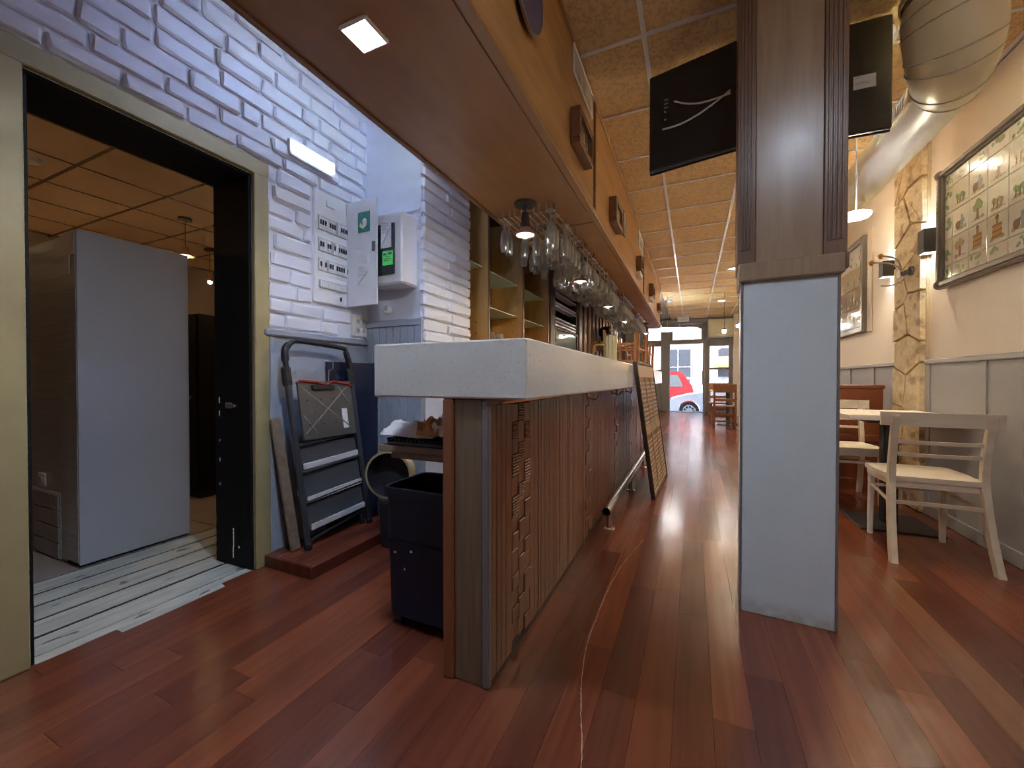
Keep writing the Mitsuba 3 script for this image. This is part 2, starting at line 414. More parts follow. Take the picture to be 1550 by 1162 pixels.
def clear(u0, u1, z0, z1, holes):
    """pieces of a brick that stay beside the holes"""
    out = [(u0, u1)]
    for (a, b, c, d) in holes:
        if z1 > c + 0.004 and z0 < d - 0.004:
            out = [q for (s, t) in out for q in ((s, min(t, a)), (max(s, b), t)) if q[1] - q[0] > 0.03]
    return out
holes = [(0.485, 1.43, 0, 2.155), (1.70, 2.02, 1.46, 2.175), (2.005, 2.2, 1.27, 1.46), (1.90, 2.2, 1.27, 1.33)]
r = random.Random(11)
z, row = 1.285, 0
while z < TOPZ - 0.02:
    h = r.uniform(0.078, 0.096)
    y = 0.15 + (0.125 if row % 2 else 0) + r.uniform(-0.03, 0.03)
    while y < 2.155:
        L = r.uniform(0.21, 0.27) if r.random() < 0.85 else r.uniform(0.10, 0.14)
        for (a, b) in clear(y, min(y + L - 0.013, 2.152), z, min(z + h - 0.013, TOPZ), holes):
            m = brick_mesh(a, b, z, min(z + h - 0.013, TOPZ), r.uniform(0.010, 0.021), 'x', r)
            v = m[0].copy(); v[:, 0] += XL
            add('brick', (v, m[1]), 'brick_paint', wl, tone=r.random())
        y += L
    z += h; row += 1
# niche wall that faces the camera, x -2.1 .. -1.615 at y 2.16
YN, XP, YP = 2.16, -1.615, 2.735
wn = struct('wall_niche', bx(XL - 0.1, XP, YN, YP, 0, TOPZ), 'mortar_paint', label='short white painted wall behind the meter box')
add('plaster_panel', prism(sg.box(XL, 2.115, XP - 0.012, TOPZ - 0.01).buffer(-0.02).buffer(0.02), YN - 0.012, YN + 0.01, 'y'), 'brick_paint', wn, tone=0.6)
for z0, z1 in ((1.905, 1.985), (1.995, 2.095)):
    x = XL + 0.005
    while x < XP - 0.03:
        L = r.uniform(0.18, 0.26); x1 = min(x + L, XP - 0.004)
        m = brick_mesh(x, x1 - 0.008, z0, z1, r.uniform(0.006, 0.012), 'y', r)
        v = m[0].copy(); v[:, 1] += YN
        add('brick', (v, m[1]), 'brick_paint', wn, tone=r.random()); x = x1
z = 1.10
row = 0
while z < CEIL - 0.03:            # the pillar face of bulging bricks beside the bar shelves
    h = r.uniform(0.068, 0.086)
    cut = YN + (0.27 if row % 2 else 0.33) + r.uniform(-0.02, 0.02)
    for a, b in ((YN - 0.008, cut - 0.008), (cut, YP + 0.012)):
        m = brick_mesh(a, b, z, min(z + h - 0.007, CEIL), r.uniform(0.012, 0.024), 'x', r, 0.006, 0.012)
        v = m[0].copy(); v[:, 0] += XP
        add('brick', (v, m[1]), 'brick_paint', wn, tone=r.random())
    z += h; row += 1
# wainscots of the left corner
WT = 1.272
wc = add('trim', cat([bx(XL, XL + 0.012, 1.43, YN, 0.06, WT - 0.02)]), 'wainscot_blue', label='grey blue wainscot panel behind the step ladder', kind='structure')
add('cap_rail', bx(XL, XL + 0.035, 1.40, YN, WT - 0.035, WT, 0.006), 'wainscot_blue', wc)
add('stile', bx(XL, XL + 0.022, 1.43, 1.455, 0.06, WT - 0.035, 0.003), 'wainscot_blue', wc)
wt = add('trim', bx(XL, XP - 0.01, YN - 0.012, YN, 0.0, 1.40), 'wainscot_blue', label='grey blue tongue and groove boarding below the meter box', kind='structure')
for k in range(8):
    x0 = XL + 0.012 + k * 0.059
    add('board', bx(x0 + 0.0015, min(x0 + 0.0575, XP - 0.03), YN - 0.020, YN - 0.01, 0.02, 1.355, 0.003), 'wainscot_blue', wt)
add('cap_rail', bx(XL + 0.01, XP - 0.005, YN - 0.028, YN, 1.355, 1.402, 0.005), 'wainscot_blue', wt)
add('end_stile', bx(XP - 0.035, XP + 0.004, YN - 0.026, YN + 0.02, 0.0, 1.402, 0.004), 'wainscot_blue', wt)
# door opening: gold architrave, black jambs
ar = add('door_frame', cat([bx(XL - 0.01, XL + 0.022, 1.35, 1.43, 0.0, 2.152, 0.004)]), 'gold_frame', kind='structure', label='brushed gold architrave around the doorway on the left')
add('near_post', bx(XL - 0.01, XL + 0.022, 0.485, 0.565, 0.0, 2.152, 0.004), 'gold_frame', ar)
add('head', bx(XL - 0.01, XL + 0.0235, 0.485, 1.43, 2.072, 2.153, 0.004), 'gold_frame', ar)
jb = add('door_jamb', bx(XL - 0.30, XL - 0.002, 1.335, 1.352, 0, 2.07, 0.002), 'black_lacquer', kind='structure', label='black lacquered jamb and head lining of the doorway')
add('head_lining', bx(XL - 0.30, XL - 0.002, 0.565, 1.352, 2.055, 2.075, 0.002), 'black_lacquer', jb)
add('near_jamb', bx(XL - 0.30, XL - 0.002, 0.563, 0.580, 0, 2.07, 0.002), 'black_lacquer', jb)
add('strike_plate', bx(-2.30, -2.245, 1.328, 1.336, 0.845, 0.875, 0.002), 'chrome', jb, label='small chrome strike plate')
add('latch', bx(-2.245, -2.21, 1.322, 1.336, 0.852, 0.868, 0.004), 'chrome', jb)
chips = [(-2.36, 0.80, 0.03), (-2.36, 0.66, 0.012), (-2.36, 0.55, 0.02), (-2.36, 0.42, 0.014), (-2.36, 0.87, 0.035), (-2.245, 0.10, 0.10), (-2.248, 0.04, 0.06), (-2.20, 0.10, 0.012)]
add('paint_chips', cat([bx(x - 0.003, x + 0.003, 1.3335, 1.336, z, z + h) for x, z, h in chips]), 'paper', jb, label='chipped paint marks')

# ---- the room behind the doorway
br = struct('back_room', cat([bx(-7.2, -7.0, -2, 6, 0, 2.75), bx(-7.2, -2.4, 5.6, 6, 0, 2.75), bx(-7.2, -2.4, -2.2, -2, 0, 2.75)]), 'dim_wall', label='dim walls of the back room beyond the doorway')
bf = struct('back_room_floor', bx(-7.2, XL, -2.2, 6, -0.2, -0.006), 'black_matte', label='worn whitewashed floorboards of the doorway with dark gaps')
edges = [-2.155, -2.32, -2.48, -2.64, -2.79]
r = random.Random(5)
def ragged(x0, x1, y0, y1):
    n = 8
    l = [(x0 + r.uniform(0, 0.006), y0 + (y1 - y0) * k / n) for k in range(n + 1)]
    q = [(x1 - r.uniform(0, 0.006), y0 + (y1 - y0) * k / n) for k in range(n, -1, -1)]
    return prism(l + q, -0.006, -0.003, 'z')
for i in range(4):
    yc = r.uniform(0.9, 1.1)
    for a, b in ((0.2, 2.6),):
        add('board', ragged(edges[i + 1] + 0.006, edges[i] - 0.010, a, b), 'white_board', bf, tone=r.random())
add('board', ragged(-2.30 - 0.64, -2.80, 0.2, 2.6), 'white_board', bf, tone=0.3)
add('board', prism([(-2.148, 0.58), (-2.094, 0.58), (-2.092, 0.66), (-2.094, 0.795), (-2.05, 0.797), (-2.048, 0.95), (-2.052, 1.10), (-2.05, 1.178), (-2.10, 1.19), (-2.098, 1.34), (-2.149, 1.345)], -0.006, 0.0015, 'z'), 'white_board', bf, tone=0.9)
for i in range(9):
    for j in range(8):
        x0, y0 = -2.95 - 0.45 * (i + 1), -0.6 + 0.45 * j
        add('tile', bx(x0 + 0.003, x0 + 0.447, y0 + 0.003, y0 + 0.447, -0.006, -0.004), 'back_floor', bf)
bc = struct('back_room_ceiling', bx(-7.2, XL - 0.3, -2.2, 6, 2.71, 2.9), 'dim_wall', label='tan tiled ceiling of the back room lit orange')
for i in range(7):
    for j in range(8):
        x0, y0 = -2.67 - 0.6 * (i + 1), -0.91 + 0.6 * j
        add('tile', bx(x0 + 0.009, x0 + 0.591, y0 + 0.009, y0 + 0.591, 2.70, 2.715, 0.003), 'orange_tile', bc)
for i in range(8):
    add('grid_rail', bx(-2.67 - 0.6 * i - 0.011, -2.67 - 0.6 * i + 0.011, -2, 5.6, 2.697, 2.72), 'lath_brown', bc)
for j in range(9):
    add('grid_rail', bx(-7.0, -2.4, -0.91 + 0.6 * j - 0.011, -0.91 + 0.6 * j + 0.011, 2.697, 2.72), 'lath_brown', bc)
pw = struct('wall_partition', bx(-4.2, -3.13, 0.985, 1.12, 0, 1.78, 0.003), 'steel', label='brushed steel clad partition beside the tall cabinet')
for k in range(4):
    add('tile', bx(-3.9, -3.27, 0.972, 0.986, 0.005 + 0.09 * k, 0.088 + 0.09 * k, 0.002), 'wall_tile', pw)
    add('tile', bx(-3.263, -3.19, 0.972, 0.986, 0.005 + 0.09 * k, 0.088 + 0.09 * k, 0.002), 'wall_tile', pw)
add('tile_grout', bx(-3.9, -3.19, 0.980, 0.986, 0, 0.37), 'paper', pw)

# ---- wall behind the bar shelves, far part of the left side
wb = struct('wall_bar', cat([bx(-2.3, -1.97, YP, YF, 0, TOPZ)]), 'dark_brown', label='dark wall behind the bar shelves')
# ---- right wall
wr = struct('wall_right', bx(XR, XR + 0.25, -3.0, YF, 0, CEIL), 'cream_wall', label='cream plaster wall on the right above a grey wainscot')
ws = add('trim', bx(XR - 0.012, XR, -2.9, 3.97, 0.085, 1.115), 'grey_panel', kind='structure', label='grey wainscot panelling in front of the stone pilaster')
add('cap_rail', bx(XR - 0.036, XR, -2.9, 3.97, 1.112, 1.146, 0.006), 'grey_panel', ws)
for y in (3.33, 2.55, 3.95):
    add('stile', bx(XR - 0.020, XR, y - 0.028, y + 0.028, 0.085, 1.112, 0.003), 'grey_panel', ws)
w2 = add('trim', bx(XR - 0.012, XR, 4.44, YF - 0.3, 0.085, 1.115), 'grey_panel', kind='structure', label='grey wainscot panelling beyond the stone pilaster')
add('cap_rail', bx(XR - 0.036, XR, 4.44, YF - 0.3, 1.112, 1.146, 0.006), 'grey_panel', w2)
for k in range(11):
    add('stile', bx(XR - 0.022, XR, 4.9 + 0.62 * k, 4.945 + 0.62 * k, 0.085, 1.112, 0.003), 'grey_panel', w2)
add('baseboard_right', bx(XR - 0.022, XR, -2.9, 3.97, 0, 0.085, 0.006), 'grey_panel', kind='structure', label='grey baseboard along the right wall')
add('baseboard_right', bx(XR - 0.022, XR, 4.44, YF - 0.3, 0, 0.085, 0.006), 'grey_panel', kind='structure', label='grey baseboard beyond the stone pilaster')
st = struct('stone_pilaster', bx(XR - 0.02, XR, 3.975, 4.435, 0, CEIL), 'stone_mortar', label='pilaster of irregular sandstone slabs on the right wall')
r = np.random.default_rng(4)
pts = []
for k in range(10):
    z0 = 0.05 + 0.285 * k
    if k % 3 == 1: pts.append((4.2 + r.uniform(-0.05, 0.05), z0 + r.uniform(-0.04, 0.04)))
    else:
        pts.append((4.09 + r.uniform(-0.04, 0.04), z0 + r.uniform(-0.07, 0.07))); pts.append((4.33 + r.uniform(-0.04, 0.04), z0 + r.uniform(-0.07, 0.07)))
far = [(0, 0), (10, 0), (0, 10), (10, 10), (4.2, -9), (4.2, 12), (-6, 1.4), (14, 1.4)]
vo = Voronoi(np.array(pts + far)); frame = sg.box(3.978, 0, 4.432, CEIL)
for i in range(len(pts)):
    reg = vo.regions[vo.point_region[i]]
    if -1 in reg: continue
    po = sg.Polygon(vo.vertices[reg]).intersection(frame)
    if po.area < 1e-4: continue
    a, b = po.buffer(-0.0025).buffer(-0.008).buffer(0.008), None
    if a.is_empty: continue
    a = max(getattr(a, 'geoms', [a]), key=lambda g: g.area).simplify(0.003)
    d = r.uniform(0.022, 0.036)
    v, f = tm(trimesh.creation.extrude_polygon(a, d, engine='earcut'))
    c = np.array(a.centroid.coords[0]); top = v[:, 2] > d / 2
    v[top, :2] = c + (v[top, :2] - c) * 0.965
    v[top, 2] += r.uniform(-0.006, 0.004, top.sum())
    V = np.stack([XR - 0.02 - v[:, 2], v[:, 0], v[:, 1]], 1)
    add('stone', (V, f[:, ::-1]), 'stone', st, tone=float(r.random()))
# ---- wall at the back of the camera
struct('wall_back', bx(XL - 0.3, XR + 0.3, -3.2, -3.0, 0, TOPZ + 0.2), 'cream_wall', label='unseen plain wall behind the viewer, closing the room')  # unseen; closes the room so that light bounces back

# ---- shop front at the far end
wf = struct('wall_front', cat([bx(XL - 0.3, -1.36, YF, YF + 0.22, 0, CEIL + 0.2), bx(1.10, XR + 0.3, YF, YF + 0.22, 0, CEIL + 0.2), bx(-1.4, 1.2, YF, YF + 0.22, 2.62, CEIL + 0.3)]), 'grey_frame',
            label='dark grey timber shop front at the far end')
def fp(name, *a):
    add(name, bx(*a, 0.008), 'grey_frame', wf)
fp('post', -0.90, -0.64, YF - 0.03, YF + 0.12, 0, 2.64)
fp('post', 0.33, 0.46, YF - 0.03, YF + 0.12, 0, 2.64)
fp('post', -1.42, -1.28, YF - 0.02, YF + 0.12, 0, 2.64)
fp('post', 0.97, 1.14, YF - 0.02, YF + 0.12, 0, 2.64)
fp('door_lintel', -0.66, 0.35, YF - 0.02, YF + 0.12, 2.085, 2.21)
fp('transom_side', 0.245, 0.34, YF - 0.02, YF + 0.12, 2.2, 2.64)
fp('transom_side', -0.66, -0.57, YF - 0.02, YF + 0.12, 2.2, 2.64)
fp('rail', 0.45, 1.0, YF - 0.01, YF + 0.10, 2.0, 2.64)
fp('rail', 0.45, 1.0, YF - 0.015, YF + 0.10, 1.30, 1.345)
fp('rail', -1.3, -0.88, YF - 0.01, YF + 0.10, 2.03, 2.21)
fp('bottom_panel', -1.3, -0.88, YF - 0.01, YF + 0.10, 0, 1.30)
fp('bottom_panel', 0.45, 1.0, YF - 0.01, YF + 0.10, 0.0, 0.22)
fp('rail', 0.45, 1.0, YF - 0.012, YF + 0.10, 0.74, 0.84)
add('arch_head', prism(sg.box(-0.60, 2.50, 0.27, 2.66).difference(sg.Polygon([(-0.56, 2.40), (0.24, 2.40), (0.24, 2.53), (0.10, 2.585), (-0.16, 2.605), (-0.42, 2.585), (-0.56, 2.53)])), YF, YF + 0.06, 'y'), 'grey_frame', wf)
for i, (a, b, c, d) in enumerate([(-0.57, 0.245, 2.21, 2.62), (-1.28, -0.9, 2.21, 2.6), (-1.28, -0.9, 1.3, 2.03), (0.46, 0.97, 1.345, 2.0), (0.46, 0.97, 0.84, 1.30), (0.46, 0.97, 0.22, 0.74)]):
    add(f'window_{i + 1}', bx(a, b, YF + 0.05, YF + 0.054, c, d), 'glass_sheet', kind='structure')
add('doorstep', bx(-0.72, 0.36, YF, YF + 0.3, -0.25, 0.012, 0.006), 'asphalt', kind='structure', label='grey stone threshold of the street door')
add('shutter_box', bx(-1.5, 1.5, YF - 0.35, YF, 2.66, CEIL, 0.03), 'grey_frame', kind='structure', label='dark grey shutter casing above the shop front')
dl = add('door_1', bx(0.285, 0.33, YF - 0.78, YF - 0.02, 0.02, 0.30, 0.004), 'grey_frame', kind='structure', label='open glazed street door leaf')
add('stile', bx(0.285, 0.33, YF - 0.78, YF - 0.68, 0.30, 2.08, 0.004), 'grey_frame', dl)
add('stile', bx(0.285, 0.33, YF - 0.12, YF - 0.02, 0.30, 2.08, 0.004), 'grey_frame', dl)
add('top_rail', bx(0.285, 0.33, YF - 0.68, YF - 0.12, 1.96, 2.08, 0.004), 'grey_frame', dl)
add('pane', bx(0.305, 0.31, YF - 0.68, YF - 0.12, 0.30, 1.96), 'glass_sheet', dl)
add('handle', cyl((0.262, YF - 0.73, 0.85), (0.262, YF - 0.73, 1.25), 0.012, 10), 'chrome', dl, smooth=40)

# ================================================================== BAR CANOPY
CZ, CX0, CX1, CF = 2.05, -1.165, -0.565, -0.585
cp = thing('bar_canopy', 'long brown wooden canopy boxed in above the bar counter', 'bar canopy')
for i, (a, b) in enumerate([(-1.6, 2.664), (2.676, 6.294), (6.306, 8.3)]):
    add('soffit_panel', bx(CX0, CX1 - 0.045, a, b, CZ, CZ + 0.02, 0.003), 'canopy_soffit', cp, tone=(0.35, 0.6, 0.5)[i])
add('joint_strip', bx(CX0, CX1 - 0.05, 2.66, 2.68, CZ + 0.006, CZ + 0.03), 'joint_dark', cp)
add('joint_strip', bx(CX0, CX1 - 0.05, 6.29, 6.31, CZ + 0.006, CZ + 0.03), 'joint_dark', cp)
add('front_lip', bx(CX1 - 0.043, CX1, -1.6, 8.3, CZ - 0.004, CZ + 0.028, 0.005), 'canopy_lip', cp)
add('rear_lip', bx(CX0 - 0.02, CX0, -1.6, 8.3, CZ - 0.012, CZ + 0.05, 0.004), 'lath_brown', cp)
for i, (a, b) in enumerate([(-1.6, 0.2), (0.205, 2.572), (2.598, 5.42), (5.44, 8.3)]):
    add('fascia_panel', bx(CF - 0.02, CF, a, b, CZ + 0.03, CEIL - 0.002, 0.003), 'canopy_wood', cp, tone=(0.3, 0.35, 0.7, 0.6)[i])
add('fascia_joint', bx(CF - 0.02, CF + 0.012, 2.574, 2.596, CZ + 0.03, CEIL - 0.002, 0.003), 'lath_brown', cp)
add('fascia_joint', bx(CF - 0.02, CF + 0.012, 5.422, 5.438, CZ + 0.03, CEIL - 0.002, 0.003), 'lath_brown', cp)
add('ceiling_bead', bx(CF - 0.005, CF + 0.012, -1.6, 8.3, CEIL - 0.022, CEIL - 0.003, 0.004), 'canopy_lip', cp)
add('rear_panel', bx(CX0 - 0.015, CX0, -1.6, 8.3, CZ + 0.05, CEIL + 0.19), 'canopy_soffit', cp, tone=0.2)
add('end_panel', bx(CX0, CF - 0.02, 8.28, 8.30, CZ + 0.02, CEIL - 0.002), 'canopy_wood', cp, tone=0.5)
# LED downlights under it
def led(x, y, label, k=1.0):
    t = thing('square_downlight', label, 'light')
    add('housing', bx(x - 0.052, x + 0.052, y - 0.052, y + 0.052, CZ - 0.010, CZ, 0.003), 'white_plastic', t)
    z = CZ - 0.0115
    add('diffuser', (np.array([[x - 0.045, y - 0.045, z], [x - 0.045, y + 0.045, z], [x + 0.045, y + 0.045, z], [x + 0.045, y - 0.045, z]]), np.array([[0, 1, 2], [0, 2, 3]])), 'lamp_white', t, em=emit((0.78, 0.90, 1.12), LED * k))
led(-0.912, 0.932, 'square cool white LED downlight set flush in the canopy soffit')

t = thing('unseen_batten_light', 'unseen cool white batten lamp behind the canopy, placed to light the brick wall', 'light')  # lamp out of view behind the canopy; lights the bricks from above
add('housing', bx(-1.35, -1.25, 1.15, 2.12, TOPZ - 0.045, TOPZ, 0.006), 'white_plastic', t)
add('tube', bx(-1.335, -1.265, 1.18, 2.09, TOPZ - 0.075, TOPZ - 0.046, 0.012), 'lamp_white', t, em=emit((0.44, 0.63, 1.15), UNSEEN_BATTEN))
t = thing('unseen_panel_light', 'unseen cool white ceiling lamp over the viewer, placed to light the pillar and counter end', 'light')  # ceiling lamp out of view; lights the pillar front and counter end
add('frame', bx(0.37, 0.63, 0.07, 0.33, CEIL - 0.012, CEIL, 0.003), 'white_plastic', t)
add('diffuser', (np.array([[0.39, 0.09, CEIL - 0.0125], [0.39, 0.31, CEIL - 0.0125], [0.61, 0.31, CEIL - 0.0125], [0.61, 0.09, CEIL - 0.0125]]), np.array([[0, 1, 2], [0, 2, 3]])), 'lamp_white', t, em=emit((0.80, 0.92, 1.1), UNSEEN_PANEL))
# framed pictures, plates, mirrors on the fascia
def frame_on_fascia(y0, y1, z0, z1, d, label, face, m='lath_brown', w=0.03):
    t = thing('picture_frame', label, 'picture')
    add('frame', cat([bx(CF, CF + d, y0, y1, z0, z0 + w, 0.004), bx(CF, CF + d, y0, y1, z1 - w, z1, 0.004), bx(CF, CF + d, y0, y0 + w, z0 + w, z1 - w, 0.004), bx(CF, CF + d, y1 - w, y1, z0 + w, z1 - w, 0.004)]), m, t)
    add('print', bx(CF, CF + d * 0.6, y0 + w, y1 - w, z0 + w, z1 - w), face, t)
    for k in range(3):
        yy = y0 + w + (y1 - y0 - 2 * w) * (0.2 + 0.28 * k)
        add('motif', bx(CF + d * 0.6, CF + d * 0.6 + 0.001, yy, yy + (y1 - y0) * 0.12, z0 + w + 0.02, z0 + w + (z1 - z0) * (0.3 + 0.12 * ((k * 2) % 3))), 'print_olive', t)
frame_on_fascia(2.03, 2.33, 2.225, 2.415, 0.055, 'brown box framed picture nearest on the canopy front', 'picture_b')
frame_on_fascia(3.09, 3.40, 2.20, 2.39, 0.06, 'brown box framed picture beside the small round plate on the canopy', 'picture_a')
frame_on_fascia(4.72, 4.98, 2.24, 2.40, 0.06, 'third brown box frame along the canopy, card below it', 'picture_a')
frame_on_fascia(6.16, 6.48, 2.22, 2.40, 0.06, 'fourth brown box frame along the canopy front', 'picture_b')
frame_on_fascia(7.60, 7.95, 2.22, 2.36, 0.06, 'farthest brown box frame on the canopy front', 'picture_b')
frame_on_fascia(2.07, 2.50, 2.62, 2.775, 0.012, 'slim white framed glazed picture near the ceiling on the canopy, nearest', 'picture_sky', 'white_plastic', 0.012)
frame_on_fascia(4.86, 5.36, 2.56, 2.74, 0.012, 'slim white framed glazed picture near the ceiling on the canopy, farther', 'picture_sky', 'white_plastic', 0.012)
for y, z, l in ((4.80, 2.165, 'small white card fixed under the third box frame'), (6.25, 2.15, 'small white card fixed under the fourth box frame')):
    add('card', bx(CF, CF + 0.05, y - 0.1, y + 0.1, z, z + 0.055, 0.002), 'paper', label=l, cat_='card')
def plate(y, z, ry, rz_, m, label):
    t = thing('wall_plate', label, 'plate')
    v, f = lathe([(0.001, 0.012), (0.7, 0.012), (0.78, 0.02), (1.0, 0.028), (1.0, 0.02), (0.7, 0.0), (0.001, 0.0)], 28)
    add('dish', (np.stack([CF + v[:, 2], y + v[:, 0] * ry, z + v[:, 1] * rz_], 1), f), m, t, smooth=40)
    v, f = lathe([(0.98, 0.030), (1.02, 0.028), (1.02, 0.018)], 28)
    add('rim', (np.stack([CF + v[:, 2], y + v[:, 0] * ry, z + v[:, 1] * rz_], 1), f), 'print_brown', t, smooth=40)
plate(1.40, 2.47, 0.135, 0.16, 'plate_blue', 'large oval dark blue plate on the canopy front')
plate(3.70, 2.39, 0.075, 0.115, 'picture_sky', 'small round grey plate on the canopy front')

# pendant spots under the canopy
def pendant(x, y, label, n=20):
    t = thing('pendant_spot', label, 'lamp', None)
    add('ceiling_rose', lathe([(0.0, CZ - 0.012), (0.066, CZ - 0.012), (0.068, CZ - 0.006), (0.068, CZ), (0.0, CZ)][::-1], n, (x, y, 0)), 'lamp_black', t, smooth=40)
    add('stem', cyl((x, y, CZ - 0.01), (x, y, CZ - 0.06), 0.008, 8), 'lamp_black', t, smooth=40)
    add('socket', lathe([(0.008, CZ - 0.05), (0.020, CZ - 0.058), (0.024, CZ - 0.10), (0.034, CZ - 0.155)], n, (x, y, 0)), 'lamp_black', t, smooth=40)
    add('shade', lathe([(0.022, CZ - 0.125), (0.036, CZ - 0.155), (0.055, CZ - 0.180), (0.057, CZ - 0.190), (0.053, CZ - 0.188), (0.034, CZ - 0.165), (0.020, CZ - 0.14)], n, (x, y, 0)), 'rose_shade', t, smooth=40)
    s = trimesh.creation.icosphere(2, 0.019); s.apply_translation((x, y, CZ - 0.190))
    add('bulb', tm(s), 'lamp_white', t, smooth=True, em=emit((1.0, 0.78, 0.52), BULB * 2))
pendant(-0.915, 2.22, 'black pendant spot with rose shade, nearest under the canopy')
pendant(-0.907, 3.47, 'second black pendant spot under the canopy, amid the hanging glasses')
pendant(-0.918, 4.80, 'third black pendant spot under the canopy')
pendant(-0.92, 6.15, 'fourth black pendant spot under the canopy')
pendant(-0.80, 7.9, 'last black pendant spot under the far end of the canopy')

# ---- glass racks and hanging glasses
def rack(y0, y1, xa, xb, label):
    t = thing('glass_rack', label, 'rack')
    for x in np.arange(xa, xb + 0.001, (xb - xa) / 4):
        for s in (-0.018, 0.018):
            add('rail', tube([(x + s, y0, CZ - 0.002), (x + s, y0, CZ - 0.04), (x + s, y1, CZ - 0.04), (x + s, y1, CZ - 0.002)], 0.0028, 6), 'chrome', t)
    n = int((y1 - y0) / 0.30) + 1
    for k in range(n + 1):
        y = y0 + 0.02 + (y1 - y0 - 0.04) * k / n
        add('cross_wire', tube([(xa - 0.03, y, CZ - 0.005), (xa - 0.03, y, CZ - 0.033), (xb + 0.03, y, CZ - 0.033), (xb + 0.03, y, CZ - 0.005)], 0.003, 6), 'dark_metal', t)
    return np.arange(xa, xb + 0.001, (xb - xa) / 4)
def glass_profile(kind):
    z = -0.040
    if kind == 'flute':
        p = [(0.0, 0.004), (0.030, 0.002), (0.032, 0.0), (0.010, -0.006), (0.0045, -0.014), (0.0042, -0.055), (0.010, -0.066), (0.022, -0.095), (0.0265, -0.135), (0.0255, -0.175), (0.0215, -0.205)]
    else:
        p = [(0.0, 0.004), (0.031, 0.002), (0.033, 0.0), (0.010, -0.006), (0.0045, -0.014), (0.0042, -0.075), (0.012, -0.084), (0.028, -0.105), (0.0345, -0.135), (0.033, -0.165), (0.026, -0.195)]
    return [(max(a, 1e-4), b + z + 0.006) for a, b in p]
gl = {}
for kind in ('flute', 'wine'):
    gl[kind] = mikit.ply(lathe(glass_profile(kind), 18), 'glassware', smooth=60)
r = random.Random(21)
def hang(kind, xs_, ys_, name, label, group, p):
    for y in ys_:
        for x in xs_:
            if r.random() > p or any(math.hypot(x + 0.91, y - q) < 0.105 for q in (2.22, 3.47, 4.80, 6.15)): continue
            k = numbered(name)
            scene[k] = {**gl[kind], 'to_world': T4().translate([x + r.uniform(-0.006, 0.006), y + r.uniform(-0.012, 0.012), CZ]).rotate([1, 0, 0], r.uniform(-1.5, 1.5)).rotate([0, 0, 1], r.uniform(0, 360))}
            note(k, label, 'glass', group)
xs1 = rack(2.26, 2.98, -1.10, -0.78, 'wire rack of champagne flutes under the canopy, nearest')
hang('flute', xs1, np.arange(2.31, 2.95, 0.082), 'champagne_flute', 'clear champagne flute hanging upside down in the nearest rack', 'hanging champagne flutes', 0.72)
xs2 = rack(3.02, 4.62, -1.10, -0.78, 'long wire rack of wine glasses, second along the canopy')
hang('wine', xs2, np.arange(3.10, 4.60, 0.098), 'wine_glass', 'clear wine glass hanging upside down in the second rack', 'wine glasses in the second rack', 0.66)
xs3 = rack(4.95, 6.0, -1.10, -0.78, 'wire rack of wine glasses, third along the canopy')
hang('wine', xs3, np.arange(5.02, 5.98, 0.098), 'wine_glass', 'clear wine glass hanging upside down in the third rack', 'wine glasses in the third rack', 0.66)
xs4 = rack(6.4, 7.4, -1.10, -0.78, 'wire rack of wine glasses, farthest along the canopy')
hang('wine', xs4, np.arange(6.48, 7.38, 0.11), 'wine_glass', 'clear wine glass hanging upside down in the farthest rack', 'wine glasses in the farthest rack', 0.66)

# ================================================================== BAR COUNTER
add('bar_worktop', bx(-1.06, -0.457, 1.12, 7.0, 0.937, 1.127, 0.006), 'quartz', label='thick white speckled stone worktop of the bar counter', cat_='worktop')
bb = thing('bar_counter', 'long dark wooden bar counter front with vertical slats', 'bar counter')
FX = -0.594
add('body', bx(-0.735, FX - 0.008, 1.15, 7.0, 0.0, 0.936), 'dark_brown', bb)
add('end_board', bx(-0.722, -0.617, 1.132, 1.152, 0.0, 0.935, 0.003), 'end_board', bb, tone=0.5)
add('end_post', bx(-0.762, -0.722, 1.120, 1.40, 0.0, 0.935, 0.005), 'post_red', bb, label='reddish brown end post')
add('corner_trim', bx(-0.618, FX + 0.004, 1.127, 1.152, 0.0, 0.935, 0.006), 'edge_trim', bb, label='grey edge trim')
DECO = [(1.315, 1.49), (2.41, 2.56), (3.42, 3.62), (4.32, 4.50), (5.3, 5.45), (6.2, 6.35)]
y = 1.154
r = random.Random(8)
while y < 6.99:
    d = next((q for q in DECO if q[0] - 0.02 <= y < q[1] - 0.02), None)
    if d:
        y = d[1]; continue
    nxt = min([q[0] for q in DECO if q[0] > y] + [7.0])
    w = r.choice([0.030, 0.036, 0.042, 0.048]); y1 = min(y + w, nxt)
    if nxt - y1 < 0.015: y1 = nxt
    add('slat', bx(FX - 0.012, FX + r.uniform(-0.001, 0.0025), y + 0.001, y1 - 0.001, 0.012, 0.915, 0.004), 'front_slat', bb, tone=r.random())
    y = y1
for i, (a, b) in enumerate(DECO):                     # the basket-weave columns of small ribbed blocks
    n = 3 if i == 0 else 2
    w = (b - a) / n
    for c in range(n):
        z = 0.912; k = c
        while z > 0.05:
            h = r.uniform(0.055, 0.09)
            z0 = max(z - h, 0.02)
            dep = (0.0045 if (k % 2) else -0.0005) + r.uniform(-0.001, 0.001)
            u0, u1 = a + c * w + 0.0012, a + (c + 1) * w - 0.0012
            if i == 0 and k % 2 and z > 0.55:         # ribs
                m = cat([bx(FX - 0.012, FX + dep, u0, u1, z0 + (z - z0) * q / 7 + 0.0016, z0 + (z - z0) * (q + 1) / 7 - 0.0016, 0.002) for q in range(7)])
            else:
                m = bx(FX - 0.012, FX + dep, u0, u1, z0 + 0.0014, z - 0.0014, 0.003)
            add('block', m, 'front_slat', bb, tone=r.random())
            z = z0; k += 1
